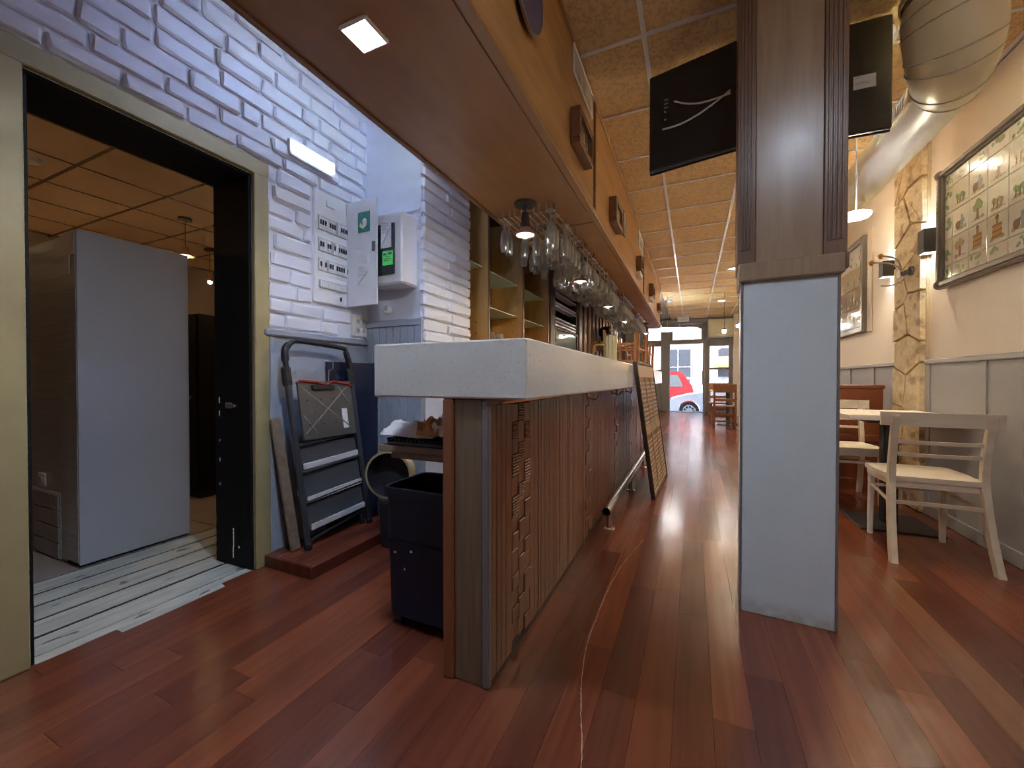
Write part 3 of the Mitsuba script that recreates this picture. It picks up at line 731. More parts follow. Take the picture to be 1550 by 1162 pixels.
add('plinth', bx(FX - 0.02, FX + 0.003, 1.153, 7.0, 0.0, 0.012), 'dark_brown', bb)
add('counter_moulding', prism([(FX - 0.01, 0.936), (FX + 0.055, 0.936), (FX + 0.055, 0.930), (FX + 0.012, 0.914), (FX - 0.01, 0.914)], 1.127, 7.0, 'y'), 'lath_brown', bb)
add('copper_strip', cyl((FX + 0.050, 1.14, 0.928), (FX + 0.050, 7.0, 0.928), 0.006, 8), 'copper', bb, smooth=40, label='thin copper strip')
def hook(y, label):
    t = thing('bag_hook', label, 'hook')
    add('plate', bx(FX, FX + 0.006, y - 0.012, y + 0.012, 0.872, 0.912, 0.002), 'brass', t)
    add('prong', tube(bez([(FX + 0.005, y, 0.885), (FX + 0.045, y, 0.872), (FX + 0.055, y, 0.868), (FX + 0.055, y, 0.895)], 10), 0.005, 8), 'brass', t, smooth=40)
hook(2.47, 'brass bag hook under the counter edge, nearest of the row')
hook(3.34, 'brass bag hook under the counter edge, second of the row')
hook(4.05, 'brass bag hook under the counter edge, third of the row')
# foot rail
t = thing('foot_rail', 'polished steel foot rail along the foot of the bar', 'rail')
v, f = tube([(-0.505, 2.60, 0.142), (-0.505, 6.6, 0.142)], 0.028, 18, caps=False)
add('tube', (v, f), 'chrome', t, smooth=40)
add('bore', cat([tube([(-0.505, 2.601, 0.142), (-0.505, 2.9, 0.142)], 0.0255, 18, caps=False), disc((-0.505, 2.9, 0.142), 0.0255, 0.002, 'y')]), 'black_matte', t, smooth=40)
for y in (2.70, 3.72, 4.75, 5.8, 6.5):
    p = add('post', cyl((-0.505, y, 0.008), (-0.505, y, 0.12), 0.016, 14), 'chrome', t, smooth=40)
    add('flange', lathe([(0.0, 0.010), (0.030, 0.008), (0.038, 0.003), (0.038, 0.0)], 18, (-0.505, y, 0)), 'chrome', p, smooth=40)
# under-counter shelf, post, cloth and mat
t = thing('under_counter_shelf', 'worn wooden shelf board under the near end of the counter', 'shelf')
add('board', bx(-1.205, -0.79, 1.30, 1.56, 0.700, 0.728, 0.004), 'old_wood', t, tone=0.6)
add('batten', bx(-1.15, -0.79, 1.315, 1.345, 0.672, 0.699, 0.003), 'old_wood', t, tone=0.2)
add('support_panel', bx(-1.055, -0.79, 1.565, 1.59, 0.0, 0.935, 0.003), 'post_red', t)
m = [bx(-1.16, -0.80, 1.302, 1.55, 0.7285, 0.748, 0.004)] + [bx(-1.16 + 0.02 * k, -1.148 + 0.02 * k, 1.300, 1.55, 0.748, 0.758, 0.002) for k in range(18)]
add('bar_mat', cat(m), 'black_plastic', label='black ribbed rubber mat lying on the shelf under the counter', cat_='mat')
def cloth(cx, cy, w, d, z, seed, lift):
    n = 26
    g = np.linspace(-1, 1, n); X, Y = np.meshgrid(g, g, indexing='ij')
    P = np.stack([X * 2 + seed, Y * 2, np.zeros_like(X)], -1)
    h = meshkit.fbm(P * 1.3, 3, seed) * 0.045 * lift + 0.004
    edge = np.clip(1.15 - np.maximum(np.abs(X), np.abs(Y)) ** 4, 0.1, 1)
    Z = z + h * edge
    th = (meshkit.noise(P + 5, seed) - 0.5) * 0.06
    V = np.stack([cx + X * w / 2 + th, cy + Y * d / 2 + th * 0.5, Z], -1).reshape(-1, 3)
    q = [(i * n + j, (i + 1) * n + j, (i + 1) * n + j + 1, i * n + j + 1) for i in range(n - 1) for j in range(n - 1)]
    top = np.array([t for a in q for t in ((a[0], a[1], a[2]), (a[0], a[2], a[3]))])
    bot = V - [0, 0, 0.004]
    rim = []
    loop = [i * n for i in range(n)] + [(n - 1) * n + j for j in range(1, n)] + [i * n + n - 1 for i in range(n - 2, -1, -1)] + [j for j in range(n - 2, 0, -1)]
    for a, b in zip(loop, loop[1:] + loop[:1]):
        rim += [[a, b, b + n * n], [a, b + n * n, a + n * n]]
    return np.vstack([V, bot]), np.vstack([top, top[:, ::-1] + n * n, np.array(rim)])
t = thing('cloth', 'crumpled white and orange cloth on the black mat under the counter', 'cloth')
add('white_half', cloth(-1.09, 1.37, 0.26, 0.15, 0.764, 2, 1.9), 'cloth_white', t, smooth=True)
add('orange_half', cloth(-0.97, 1.36, 0.12, 0.12, 0.772, 5, 1.9), 'cloth_orange', t, smooth=True)
add('white_end', cloth(-0.89, 1.37, 0.15, 0.15, 0.772, 9, 2.2), 'cloth_white', t, smooth=True)

# waste bin
t = thing('waste_bin', 'tall square navy blue plastic bin beside the bar end', 'bin')
def frust(x0, x1, y0, y1, z0, z1, tpr, th):
    cx, cy = (x0 + x1) / 2, (y0 + y1) / 2
    def ring(sx, sy, z, rad=0.035):
        p = sg.box(-sx, -sy, sx, sy).buffer(-rad).buffer(rad, quad_segs=4)
        c = np.array(p.exterior.coords)[:-1]
        return np.c_[c[:, 0] + cx, c[:, 1] + cy, np.full(len(c), z)]
    sx, sy = (x1 - x0) / 2, (y1 - y0) / 2
    R = [ring(sx * tpr, sy * tpr, z0)] + [ring(sx * (tpr + (1 - tpr) * k), sy * (tpr + (1 - tpr) * k), z0 + (z1 - z0) * k) for k in (0.02, 0.5, 0.92)]
    R += [ring(sx + 0.008, sy + 0.008, z0 + (z1 - z0) * 0.925), ring(sx + 0.008, sy + 0.008, z1), ring(sx - th, sy - th, z1), ring(sx * tpr - th, sy * tpr - th, z0 + 0.02)]
    n = len(R[0]); V = np.vstack(R); Fs = []
    for i in range(len(R) - 1):
        for j in range(n):
            j2 = (j + 1) % n
            Fs += [[i * n + j, i * n + j2, (i + 1) * n + j2], [i * n + j, (i + 1) * n + j2, (i + 1) * n + j]]
    V = np.vstack([V, V[:n].mean(0), V[-n:].mean(0)])
    for j in range(n):
        j2 = (j + 1) % n
        Fs += [[len(V) - 2, j2, j], [len(V) - 1, (len(R) - 1) * n + j, (len(R) - 1) * n + j2]]
    return V, np.array(Fs)
add('body', frust(-1.145, -0.80, 1.265, 1.545, 0.045, 0.565, 0.93, 0.006), 'navy_plastic', t, smooth=35)
add('front_rib', bx(-1.12, -0.83, 1.262, 1.272, 0.34, 0.352, 0.004), 'navy_plastic', t)
for x, y in ((-1.09, 1.31), (-0.85, 1.31), (-1.09, 1.52), (-0.85, 1.52)):
    add('castor', cyl((x - 0.012, y, 0.022), (x + 0.012, y, 0.022), 0.022, 14), 'black_plastic', t, smooth=40)
    add('castor_fork', bx(x - 0.016, x + 0.016, y - 0.012, y + 0.012, 0.03, 0.05, 0.003), 'dark_metal', t)
add('splashes', cat([bx(-1.145 + a, -1.145 + a + w, 1.2655, 1.270, z, z + 0.008, 0.001) for a, w, z in ((0.05, 0.012, 0.30), (0.13, 0.01, 0.315), (0.10, 0.006, 0.24))]), 'print_grey', t)

# ================================================================== LEFT CORNER
t = thing('step_platform', 'low reddish brown wooden platform under the step ladder', 'platform')
for k in range(4):
    x0 = XL + 0.012 + 0.089 * k
    add('plank', bx(x0 + 0.0006, x0 + 0.0884, 1.405, YN - 0.03, 0.045, 0.062, 0.002), 'plank', t, tone=(0.3, 0.5, 0.25, 0.4)[k])
add('front_board', bx(XL + 0.365, XL + 0.375, 1.395, YN - 0.03, 0.0, 0.062, 0.003), 'plank', t, tone=0.12)
add('side_board', bx(XL + 0.012, XL + 0.375, 1.392, 1.404, 0.0, 0.062, 0.003), 'plank', t, tone=0.15)
add('frame', bx(XL + 0.03, XL + 0.36, 1.41, YN - 0.05, 0.0, 0.045), 'dark_brown', t)
# step ladder, folded and leaning on the wainscot
t = thing('step_ladder', 'folded grey step ladder with a black handle, leaning on the wainscot', 'ladder')
def LP(s, h, o=0.0):
    """a point of the ladder: s along the wall (0..1), h up it, o out from it"""
    lean = 0.085 * (1 - h / 1.16)
    y = (1.535 - 0.085 * h / 1.16) + s * (0.455 - 0.02 * h / 1.16) + 0.0
    return np.array([XL + 0.045 + lean + o, y, 0.063 + h])
for s in (0.0, 1.0):
    k = 1 if s else 0
    p = add('front_rail', bar(LP(s, 0.005, 0.05), LP(s, 0.97, 0.05), 0.030, 0.022, (1, 0, 0), 0.005), 'ladder_grey', t)
    add('foot', bar(LP(s, 0.0, 0.05), LP(s, 0.035, 0.05), 0.036, 0.030, (1, 0, 0), 0.006), 'black_plastic', p)
    p = add('rear_rail', bar(LP(s + (0.07 if not s else -0.05), 0.005, 0.01), LP(s + (0.03 if not s else -0.03), 0.93, 0.02), 0.022, 0.018, (1, 0, 0), 0.004), 'ladder_grey', t)
    add('foot', bar(LP(s + (0.07 if not s else -0.05), 0.0, 0.01), LP(s + (0.07 if not s else -0.05), 0.03, 0.01), 0.028, 0.026, (1, 0, 0), 0.005), 'black_plastic', p)
    add('hinge', bar(LP(s, 0.90, 0.045), LP(s, 1.005, 0.045), 0.045, 0.035, (1, 0, 0), 0.010), 'black_plastic', t)
hp = [LP(0, 0.97, 0.05), LP(0.0, 1.06, 0.05), LP(0.04, 1.115, 0.05), LP(0.14, 1.145, 0.05), LP(0.3, 1.15, 0.05), LP(0.86, 1.135, 0.05), LP(0.97, 1.11, 0.05), LP(1.0, 1.05, 0.05), LP(1.0, 0.97, 0.05)]
cs = CubicSpline(np.arange(len(hp)), np.array(hp))(np.linspace(0, len(hp) - 1, 60))
p = add('handle', tube(cs, 0.0135, 12), 'black_plastic', t, smooth=50)
add('grip', tube(cs[5:18], 0.018, 12), 'black_plastic', p, smooth=50)
add('grip', tube(cs[44:56], 0.018, 12), 'black_plastic', p, smooth=50)
def slab(s0, s1, h0, h1, o0, o1):
    v, f = bx(s0, s1, h0, h1, o0, o1, 0.0)
    return np.array([LP(*q) for q in v]), f
pl = add('platform_plate', slab(0.09, 0.93, 0.60, 0.925, 0.058, 0.070), 'ladder_plate', t, label='embossed top platform plate')
for a, b in (((0.12, 0.63), (0.88, 0.90)), ((0.12, 0.90), (0.88, 0.63)), ((0.12, 0.74), (0.30, 0.63)), ((0.70, 0.90), (0.88, 0.78))):
    add('embossing', bar(LP(a[0], a[1], 0.070), LP(b[0], b[1], 0.070), 0.008, 0.004, (1, 0, 0), 0.0015), 'emboss_grey', pl)
holes_ = [LP(0.2 + 0.1 * i, 0.68 + 0.07 * j, 0.0705) for i in range(7) for j in range(3) if (i + j) % 2 == 0]
add('holes', cat([disc(q, 0.005, 0.0008, 'x', 8) for q in holes_]), 'black_matte', pl)
add('label_sticker', slab(0.72, 0.81, 0.64, 0.76, 0.0702, 0.0712), 'paper', pl, label='white sticker')
add('red_edge', tube([LP(0.07, 0.915, 0.075), LP(0.12, 0.93, 0.075), LP(0.35, 0.922, 0.075), LP(0.5, 0.905, 0.075), LP(0.62, 0.925, 0.075), LP(0.9, 0.905, 0.075), LP(0.95, 0.895, 0.075)], 0.007, 8), 'red_plastic', t, smooth=40, label='dark red edge moulding')
add('release_bar', slab(0.28, 0.62, 0.88, 0.905, 0.072, 0.085), 'black_plastic', t)
for (h0, h1) in ((0.455, 0.57), (0.27, 0.42), (0.115, 0.255)):
    p = add('step', slab(0.05, 0.96, h0, h1, 0.030, 0.038), 'dark_metal', t)
    add('front_lip', bar(LP(0.05, h1 + 0.004, 0.045), LP(0.96, h1 + 0.030, 0.045), 0.016, 0.024, (1, 0, 0), 0.005), 'ladder_grey', p)
    add('lower_lip', bar(LP(0.07, h0 - 0.002, 0.050), LP(0.95, h0 + 0.018, 0.050), 0.034, 0.014, (1, 0, 0), 0.005), 'grey_plastic', p)
add('brace', bar(LP(0.03, 0.035, 0.03), LP(0.98, 0.09, 0.03), 0.014, 0.008, (1, 0, 0), 0.003), 'ladder_grey', t)
add('stay', tube([LP(0.62, 0.92, 0.04), LP(0.64, 0.99, 0.045), LP(0.70, 1.00, 0.05), LP(0.72, 1.05, 0.05)], 0.003, 6), 'chrome', t, label='bent wire stay')
# plank and tinted sheet behind
add('loose_plank', bar((XL + 0.115, 1.505, 0.063), (XL + 0.045, 1.44, 0.79), 0.020, 0.055, (0, 1, 0), 0.004), 'old_wood', tone=0.05, label='weathered wooden plank leaning upright left of the step ladder', cat_='plank')
c0, c1 = np.array((XL + 0.020, 1.79)), np.array((-1.975, 2.125))
d = (c1 - c0) / np.linalg.norm(c1 - c0)
v, f = bx(0, np.linalg.norm(c1 - c0), -0.003, 0.003, 0.063, 1.11, 0.0015)
add('tinted_sheet', (np.c_[c0[0] + v[:, 0] * d[0] - v[:, 1] * d[1], c0[1] + v[:, 0] * d[1] + v[:, 1] * d[0], v[:, 2]], f), 'navy_sheet', label='dark navy sheet standing in the corner behind the step ladder', cat_='sheet')
# round metal tub on its side
t = thing('crate', 'black plastic crate behind the waste bin', 'crate')
add('walls', frust(-1.72, -1.42, 1.84, 2.10, 0.0, 0.268, 0.95, 0.008), 'black_plastic', t)
add('lid', bx(-1.712, -1.423, 1.843, 2.097, 0.2685, 0.278, 0.003), 'black_plastic', t)
t = thing('metal_tub', 'round metal tub lying on its side on the crate, dark mouth towards the bar', 'tub')
TUB = (-1.70, 1.99, 0.278 + 0.146)
v, f = lathe([(0.001, 0.0), (0.120, 0.0), (0.131, 0.010), (0.133, 0.090), (0.136, 0.108), (0.145, 0.112), (0.146, 0.118), (0.132, 0.119)], 40)
add('shell', mv((v, f), TUB, rx=PI / 2, rz=0.3), 'gold_frame', t, smooth=40)
v, f = lathe([(0.001, 0.02), (0.120, 0.02), (0.131, 0.1185)], 40)
add('inside', mv((v, f), TUB, rx=PI / 2, rz=0.3), 'black_matte', t, smooth=40)

# ---- electrics in the corner
t = thing('emergency_light', 'lit white emergency light bar on the brick wall', 'light')
y0, y1, z0, z1 = 1.545, 1.855, 2.268, 2.362
add('base', prism(sg.box(y0, z0, y1, z1).buffer(-0.012).buffer(0.012), XL, XL + 0.035, 'x'), 'white_plastic', t)
add('lens', bx(XL + 0.035, XL + 0.052, y0 + 0.012, y1 - 0.012, z0 + 0.016, z1 - 0.016, 0.01), 'lamp_white', t, em=emit((0.75, 0.9, 1.1), 2.6))
t = thing('fuse_box', 'white electrical panel with rows of breakers, its door open', 'electrical panel')
Y0, Y1, Z0, Z1 = 1.715, 2.005, 1.472, 2.160
X = XL + 0.018
add('body', bx(XL - 0.02, X, Y0, Y1, Z0, Z1, 0.006), 'white_plastic', t)
rows = [(1.915, 2.005), (1.785, 1.870), (1.665, 1.745)]
for i, (a, b) in enumerate(rows):
    p = add('breaker_row', bx(X - 0.002, X + 0.003, Y0 + 0.025, Y1 - 0.03, a, b, 0.002), 'grey_plastic', t)
    add('breaker', cat([bx(X + 0.003, X + 0.010, Y0 + 0.03 + 0.0175 * k, Y0 + 0.0455 + 0.0175 * k, a + 0.006, b - 0.006, 0.002) for k in range(13) if (k * 7 + i * 3) % 11 != 5]), 'white_plastic', p, kind='stuff')
    add('breaker_switches', cat([bx(X + 0.010, X + 0.017, Y0 + 0.033 + 0.0175 * k, Y0 + 0.043 + 0.0175 * k, (a + b) / 2 - 0.012, (a + b) / 2 + 0.016, 0.002) for k in range(13) if (k * 7 + i * 3) % 11 != 5 and (k + i) % 5 != 3]), 'black_plastic', p, kind='stuff')
    add('marking_strip', bx(X, X + 0.002, Y0 + 0.02, Y1 - 0.02, a - 0.024, a - 0.006), 'paper', t)
p = add('terminal_row', bx(X, X + 0.010, Y0 + 0.03, Y1 - 0.05, 1.562, 1.612, 0.003), 'grey_plastic', t)
add('terminals', cat([bx(X + 0.010, X + 0.014, Y0 + 0.034 + 0.0155 * k, Y0 + 0.046 + 0.0155 * k, 1.568, 1.606, 0.002) for k in range(13)]), 'white_plastic', p, kind='stuff')
add('indicator', bx(X, X + 0.010, Y0 + 0.085, Y0 + 0.15, 2.075, 2.115, 0.003), 'paper', t)
add('button', bx(X, X + 0.004, Y0 + 0.19, Y0 + 0.205, 1.505, 1.53, 0.002), 'black_plastic', t)
DX = -1.822
dr_ = add('door', bx(XL + 0.02, DX, 1.960, 1.972, Z0 + 0.004, Z1 - 0.006, 0.003), 'white_plastic', t, label='open panel door')
add('warning_sign', bx(DX - 0.155, DX - 0.055, 1.9575, 1.960, 1.945, 2.075, 0.001), 'green_sign', dr_, label='green pictogram sticker')
add('pictogram', cat([prism(sg.Point(DX - 0.10, 2.015).buffer(0.018), 1.9565, 1.9575, 'y'), prism([(DX - 0.125, 1.975), (DX - 0.108, 1.968), (DX - 0.085, 1.985), (DX - 0.08, 2.005), (DX - 0.10, 2.02)], 1.9565, 1.9575, 'y')]), 'paper', dr_)
add('pictogram_mark', prism([(DX - 0.142, 1.985), (DX - 0.12, 1.97), (DX - 0.122, 2.0), (DX - 0.138, 2.01)], 1.9565, 1.9575, 'y'), 'print_yellow', dr_)
add('note_card', bx(DX - 0.15, DX - 0.07, 1.9575, 1.960, 1.745, 1.81), 'paper', dr_)
nt = add('notice', bx(DX - 0.165, DX - 0.062, 1.9575, 1.960, 1.60, 1.735), 'paper', dr_, label='printed notice')
add('notice_lines', cat([bx(DX - 0.155, DX - 0.155 + w, 1.957, 1.9576, z, z + 0.003) for z, w in ((1.722, 0.05), (1.712, 0.07), (1.700, 0.06), (1.69, 0.07), (1.675, 0.05), (1.665, 0.06))] + [bar((DX - 0.16, 1.957, 1.612), (DX - 0.075, 1.957, 1.69), 0.0012, 0.006, (0, 0, 1))]), 'print_grey', dr_, kind='stuff')
add('latch', bx(DX - 0.035, DX - 0.012, 1.951, 1.960, 1.815, 1.875, 0.003), 'dark_metal', dr_)
t = thing('meter_box', 'white meter cabinet with a black cover and stuck on notices', 'meter box')
MX0, MX1, MY = -1.812, -1.655, 2.0
add('body', bx(MX0 - 0.12, MX1, MY, YN - 0.001, 1.605, 2.06, 0.012), 'white_plastic', t)
add('cover', bx(MX0 - 0.10, MX1 - 0.055, MY - 0.012, MY, 1.665, 1.985, 0.006), 'black_plastic', t)
add('notice', bx(MX0 + 0.000, MX1 - 0.075, MY - 0.0145, MY - 0.012, 1.832, 2.000), 'paper', t, label='white printed notice')
add('notice_lines', cat([bx(MX0 + 0.008, MX0 + 0.008 + w, MY - 0.0155, MY - 0.0144, z, z + 0.0035) for z, w in ((1.985, 0.05), (1.97, 0.06), (1.957, 0.045), (1.944, 0.06), (1.93, 0.05))] + [bar((MX0 + 0.005, MY - 0.015, 1.845), (MX1 - 0.08, MY - 0.015, 1.96), 0.0012, 0.006, (0, 0, 1))]), 'print_grey', t, kind='stuff')
add('green_notice', bx(MX0 + 0.012, MX1 - 0.062, MY - 0.0150, MY - 0.0121, 1.722, 1.812), 'green_paper', t, label='bright green notice')
add('green_notice_lines', cat([bx(MX0 + 0.02, MX0 + 0.045, MY - 0.0158, MY - 0.0149, 1.785, 1.797), bx(MX1 - 0.10, MX1 - 0.07, MY - 0.0158, MY - 0.0149, 1.788, 1.80)] + [bx(MX0 + 0.022, MX0 + 0.022 + w, MY - 0.0158, MY - 0.0149, z, z + 0.003) for z, w in ((1.772, 0.05), (1.76, 0.06), (1.748, 0.04))]), 'print_dark', t, kind='stuff')
t = thing('socket_panel', 'white panel of four round power sockets below the fuse box', 'power socket')
add('plate', bx(XL, XL + 0.016, 2.012, 2.155, 1.292, 1.442, 0.004), 'white_plastic', t)
for y in (2.058, 2.112):
    for z in (1.335, 1.395):
        s = add('socket', tube([(XL + 0.016, y, z), (XL + 0.021, y, z)], 0.021, 18), 'white_plastic', t, smooth=40)
        add('well', disc((XL + 0.0205, y, z), 0.0165, 0.001, 'x', 18), 'grey_plastic', s)
        add('pin_holes', cat([disc((XL + 0.0216, y - 0.006, z), 0.003, 0.0004, 'x', 8), disc((XL + 0.0216, y + 0.006, z), 0.003, 0.0004, 'x', 8)]), 'black_matte', s)
t = thing('junction_box', 'small round white junction box under the meter cabinet', 'junction box')
add('body', mv(lathe([(0.001, 0.03), (0.022, 0.03), (0.026, 0.024), (0.027, 0.0)], 18), (-1.90, YN - 0.002, 1.475), rx=PI / 2), 'white_plastic', t, smooth=40)
add('plug', bx(-1.908, -1.892, YN - 0.045, YN - 0.03, 1.47, 1.485, 0.003), 'grey_plastic', t)

# ---- in the back room
t = thing('tall_cabinet', 'tall pale grey cabinet standing inside the back room', 'cabinet')
add('body', bx(-3.125, -2.955, 0.975, 1.487, 0.02, 1.792, 0.004), 'steel', t)
add('side_sheet', bx(-2.958, -2.948, 0.977, 1.487, 0.012, 1.79, 0.003), 'fridge_side', t)
add('base', bx(-3.12, -2.965, 0.99, 1.48, 0.0, 0.02), 'black_matte', t)
add('hinge_plate', bx(-3.01, -2.965, 0.972, 0.9755, 1.66, 1.75, 0.001), 'grey_plastic', t)
add('sticker', bx(-3.06, -3.02, 0.972, 0.9755, 1.56, 1.66), 'grey_plastic', t)
t = thing('wall_socket', 'white wall socket on the steel clad partition', 'power socket')
add('plate', bx(-3.46, -3.37, 0.976, 0.985, 0.388, 0.462, 0.003), 'white_plastic', t)
add('insert', bx(-3.435, -3.40, 0.973, 0.976, 0.405, 0.442, 0.002), 'grey_plastic', t)
def back_pendant(x, y, z, label, lit, big=1.0):
    t = thing('pendant_lamp', label, 'lamp')
    add('ceiling_rose', disc((x, y, 2.675), 0.06, 0.024), 'lamp_black', t)
    add('cord', cyl((x, y, z + 0.09), (x, y, 2.68), 0.004, 6), 'lamp_black', t)
    add('shade', lathe([(0.015, 0.11), (0.028, 0.10), (0.032, 0.05), (0.075 * big, 0.01), (0.085 * big, 0.0), (0.080 * big, 0.0), (0.028, 0.045)], 20, (x, y, z)), 'rose_shade', t, smooth=40)
    s = trimesh.creation.icosphere(2, 0.028); s.apply_translation((x, y, z))
    add('bulb', tm(s), 'lamp_white', t, smooth=True, em=emit((1.0, 0.62, 0.30), lit))
back_pendant(-4.886, 2.442, 2.30, 'hanging lamp with a bell shade in the back room', 160)
back_pendant(-5.75, 3.15, 2.27, 'glowing bare bulb lamp at the doorway jamb in the back room', 380, 0.3)
back_pendant(-3.55, 2.62, 2.22, 'unseen bulb lamp behind the doorway jamb, placed to light the back room ceiling', 700, 0.3)  # bulb kept out of view by the jamb; warms the ceiling tiles
back_pendant(-5.3, 0.75, 2.22, 'bulb lamp out of view deep in the back room, lighting its ceiling and partition', 260, 0.3)  # bulb outside the view; lights the ceiling and steel partition
t = thing('smoke_detector', 'round white smoke detector on the back room ceiling', 'smoke detector')
add('body', lathe([(0.001, 2.655), (0.05, 2.657), (0.062, 2.67), (0.065, 2.699)], 24, (-4.62, 1.29, 0)), 'white_plastic', t, smooth=40)
add('base', lathe([(0.07, 2.69), (0.08, 2.692), (0.082, 2.7)], 24, (-4.62, 1.29, 0)), 'white_plastic', t, smooth=40)
t = thing('dark_cupboard', 'black cupboard behind the doorway jamb', 'cupboard')
add('body', bx(-4.25, -3.75, 1.96, 2.6, 0.05, 1.55, 0.006), 'black_lacquer', t)
add('door', bx(-4.24, -3.76, 1.945, 1.96, 0.07, 1.53, 0.003), 'black_lacquer', t)
add('knob', disc((-3.82, 1.925, 0.85), 0.014, 0.02, 'y', 12), 'chrome', t)
add('plinth', bx(-4.23, -3.77, 1.98, 2.58, 0, 0.05), 'black_matte', t)

# ================================================================== PILLAR
PA, PC = math.radians(-3.4), (0.358, 1.968)          # turned slightly; front face through PC
def pil(m):
    v, f = m
    v = np.array(v); c, s = math.cos(PA), math.sin(PA)
    x, y = v[:, 0].copy(), v[:, 1].copy()
    v[:, 0], v[:, 1] = PC[0] + c * x - s * y, PC[1] + s * x + c * y
    return v, f
p = struct('pillar', pil(bx(-0.155, 0.155, 0.012, 0.235, 0, CEIL)), 'dark_brown', label='square pillar, speckled grey white below and dark wood above')
add('stone_cladding', pil(bx(-0.161, 0.161, 0.0, 0.012, 0.0, 1.418, 0.002)), 'column_quartz', p, label='speckled white stone slab')
add('stone_cladding', pil(bx(-0.167, -0.155, 0.004, 0.24, 0.0, 1.418, 0.002)), 'column_quartz', p)
add('stone_cladding', pil(bx(0.155, 0.167, 0.004, 0.24, 0.0, 1.418, 0.002)), 'column_quartz', p)
add('corner_strip', pil(bx(-0.170, -0.161, -0.002, 0.010, 0.0, 1.418, 0.002)), 'edge_trim', p)
add('corner_strip', pil(bx(0.161, 0.170, -0.002, 0.010, 0.0, 1.418, 0.002)), 'edge_trim', p)
add('wood_panel', pil(bx(-0.118, 0.112, -0.008, 0.012, 1.49, CEIL, 0.002)), 'column_wood', p, tone=0.5, label='pale brown wood panel')
for s, x0 in ((-1, -0.186), (1, 0.112)):
    x1 = x0 + (0.068 if s < 0 else 0.074)
    k = add('fluted_strip', pil(bx(x0, x1, -0.016, 0.012, 1.49, CEIL, 0.003)), 'column_dark', p, tone=0.4)
    n = 4
    w = (x1 - x0 - 0.016) / n
    for q in range(n):
        add('flute', pil(bx(x0 + 0.008 + q * w + 0.003, x0 + 0.008 + (q + 1) * w - 0.003, -0.021, -0.014, 1.545, 2.72, 0.003)), 'column_dark', k, tone=0.3 + 0.1 * q)
add('side_panel', pil(bx(-0.186, -0.155, 0.012, 0.245, 1.49, CEIL, 0.002)), 'column_dark', p, tone=0.5)
add('side_panel', pil(bx(0.155, 0.186, 0.012, 0.245, 1.49, CEIL, 0.002)), 'column_dark', p, tone=0.5)
add('base_band', pil(bx(-0.180, 0.180, -0.024, 0.25, 1.414, 1.492, 0.005)), 'column_wood', p, tone=0.1, label='wooden band')
add('side_band', pil(bx(0.180, 0.192, -0.018, 0.25, 1.432, 1.492, 0.004)), 'column_dark', p, tone=0.6)

# ---- the two televisions hung behind the pillar, seen from their backs
def tv(x0, y0, L, ang, z0, z1, label, BU=0.75):
    """x0, y0: one lower corner; the panel runs L along the angle"""
    t = thing('television', label, 'television')
    def at(m):
        v, f = m
        c, s = math.cos(ang), math.sin(ang)
        return np.c_[x0 + v[:, 0] * c - v[:, 1] * s, y0 + v[:, 0] * s + v[:, 1] * c, v[:, 2]], f
    add('back_shell', at(bx(0, L, 0.0, 0.03, z0, z1, 0.006)), 'black_plastic', t)
    add('bezel', at(bx(-0.004, L + 0.004, 0.028, 0.042, z0 - 0.004, z1 + 0.004, 0.004)), 'black_lacquer', t)
    add('bracket', at(bx(L * BU - 0.03, L * BU + 0.03, -0.02, 0.0, z0 + 0.15, z1 + 0.02, 0.004)), 'dark_metal', t)
    add('ceiling_pole', at(bx(L * BU - 0.018, L * BU + 0.018, -0.018, 0.012, z1 + 0.005, CEIL, 0.003)), 'dark_metal', t)
    return t, at
a = math.radians(168.2 - 180)
t, at = tv(-0.236, 2.47, 0.72, a, 2.205, 2.755, 'black television seen from behind, left of the pillar, cables on its back')
def pt(u, z): return at((np.array([[u, -0.006, z]]), None))[0][0]
add('cable', tube(bez([pt(0.14, 2.56), pt(0.24, 2.49), pt(0.30, 2.485), pt(0.42, 2.49)]), 0.005, 8), 'paper', t, smooth=50, label='pale cable')
add('cable', tube(bez([pt(0.075, 2.425), pt(0.15, 2.42), pt(0.22, 2.40), pt(0.42, 2.505)]), 0.005, 8), 'paper', t, smooth=50)
add('ports', at(cat([bx(0.085, 0.095, -0.003, 0.0, 2.475 + 0.022 * k, 2.483 + 0.022 * k) for k in (0, 2, 3, 4, 5)] + [bx(0.100, 0.106, -0.003, 0.0, 2.475 + 0.022 * k, 2.483 + 0.022 * k) for k in (3, 4, 5)])), 'grey_plastic', t, kind='stuff')
t, at = tv(0.30, 2.51, 0.58, math.radians(183.1 - 180), 2.225, 2.775, 'black television seen from behind, right of the pillar, white sticker on its back', 0.2)
add('sticker', at(bx(0.425, 0.515, -0.0015, 0.0, 2.44, 2.505)), 'paper', t)
add('sticker_lines', at(cat([bx(0.432, 0.432 + w, -0.0022, -0.0014, z, z + 0.003) for z, w in ((2.495, 0.03), (2.47, 0.05), (2.462, 0.06))])), 'print_grey', t)

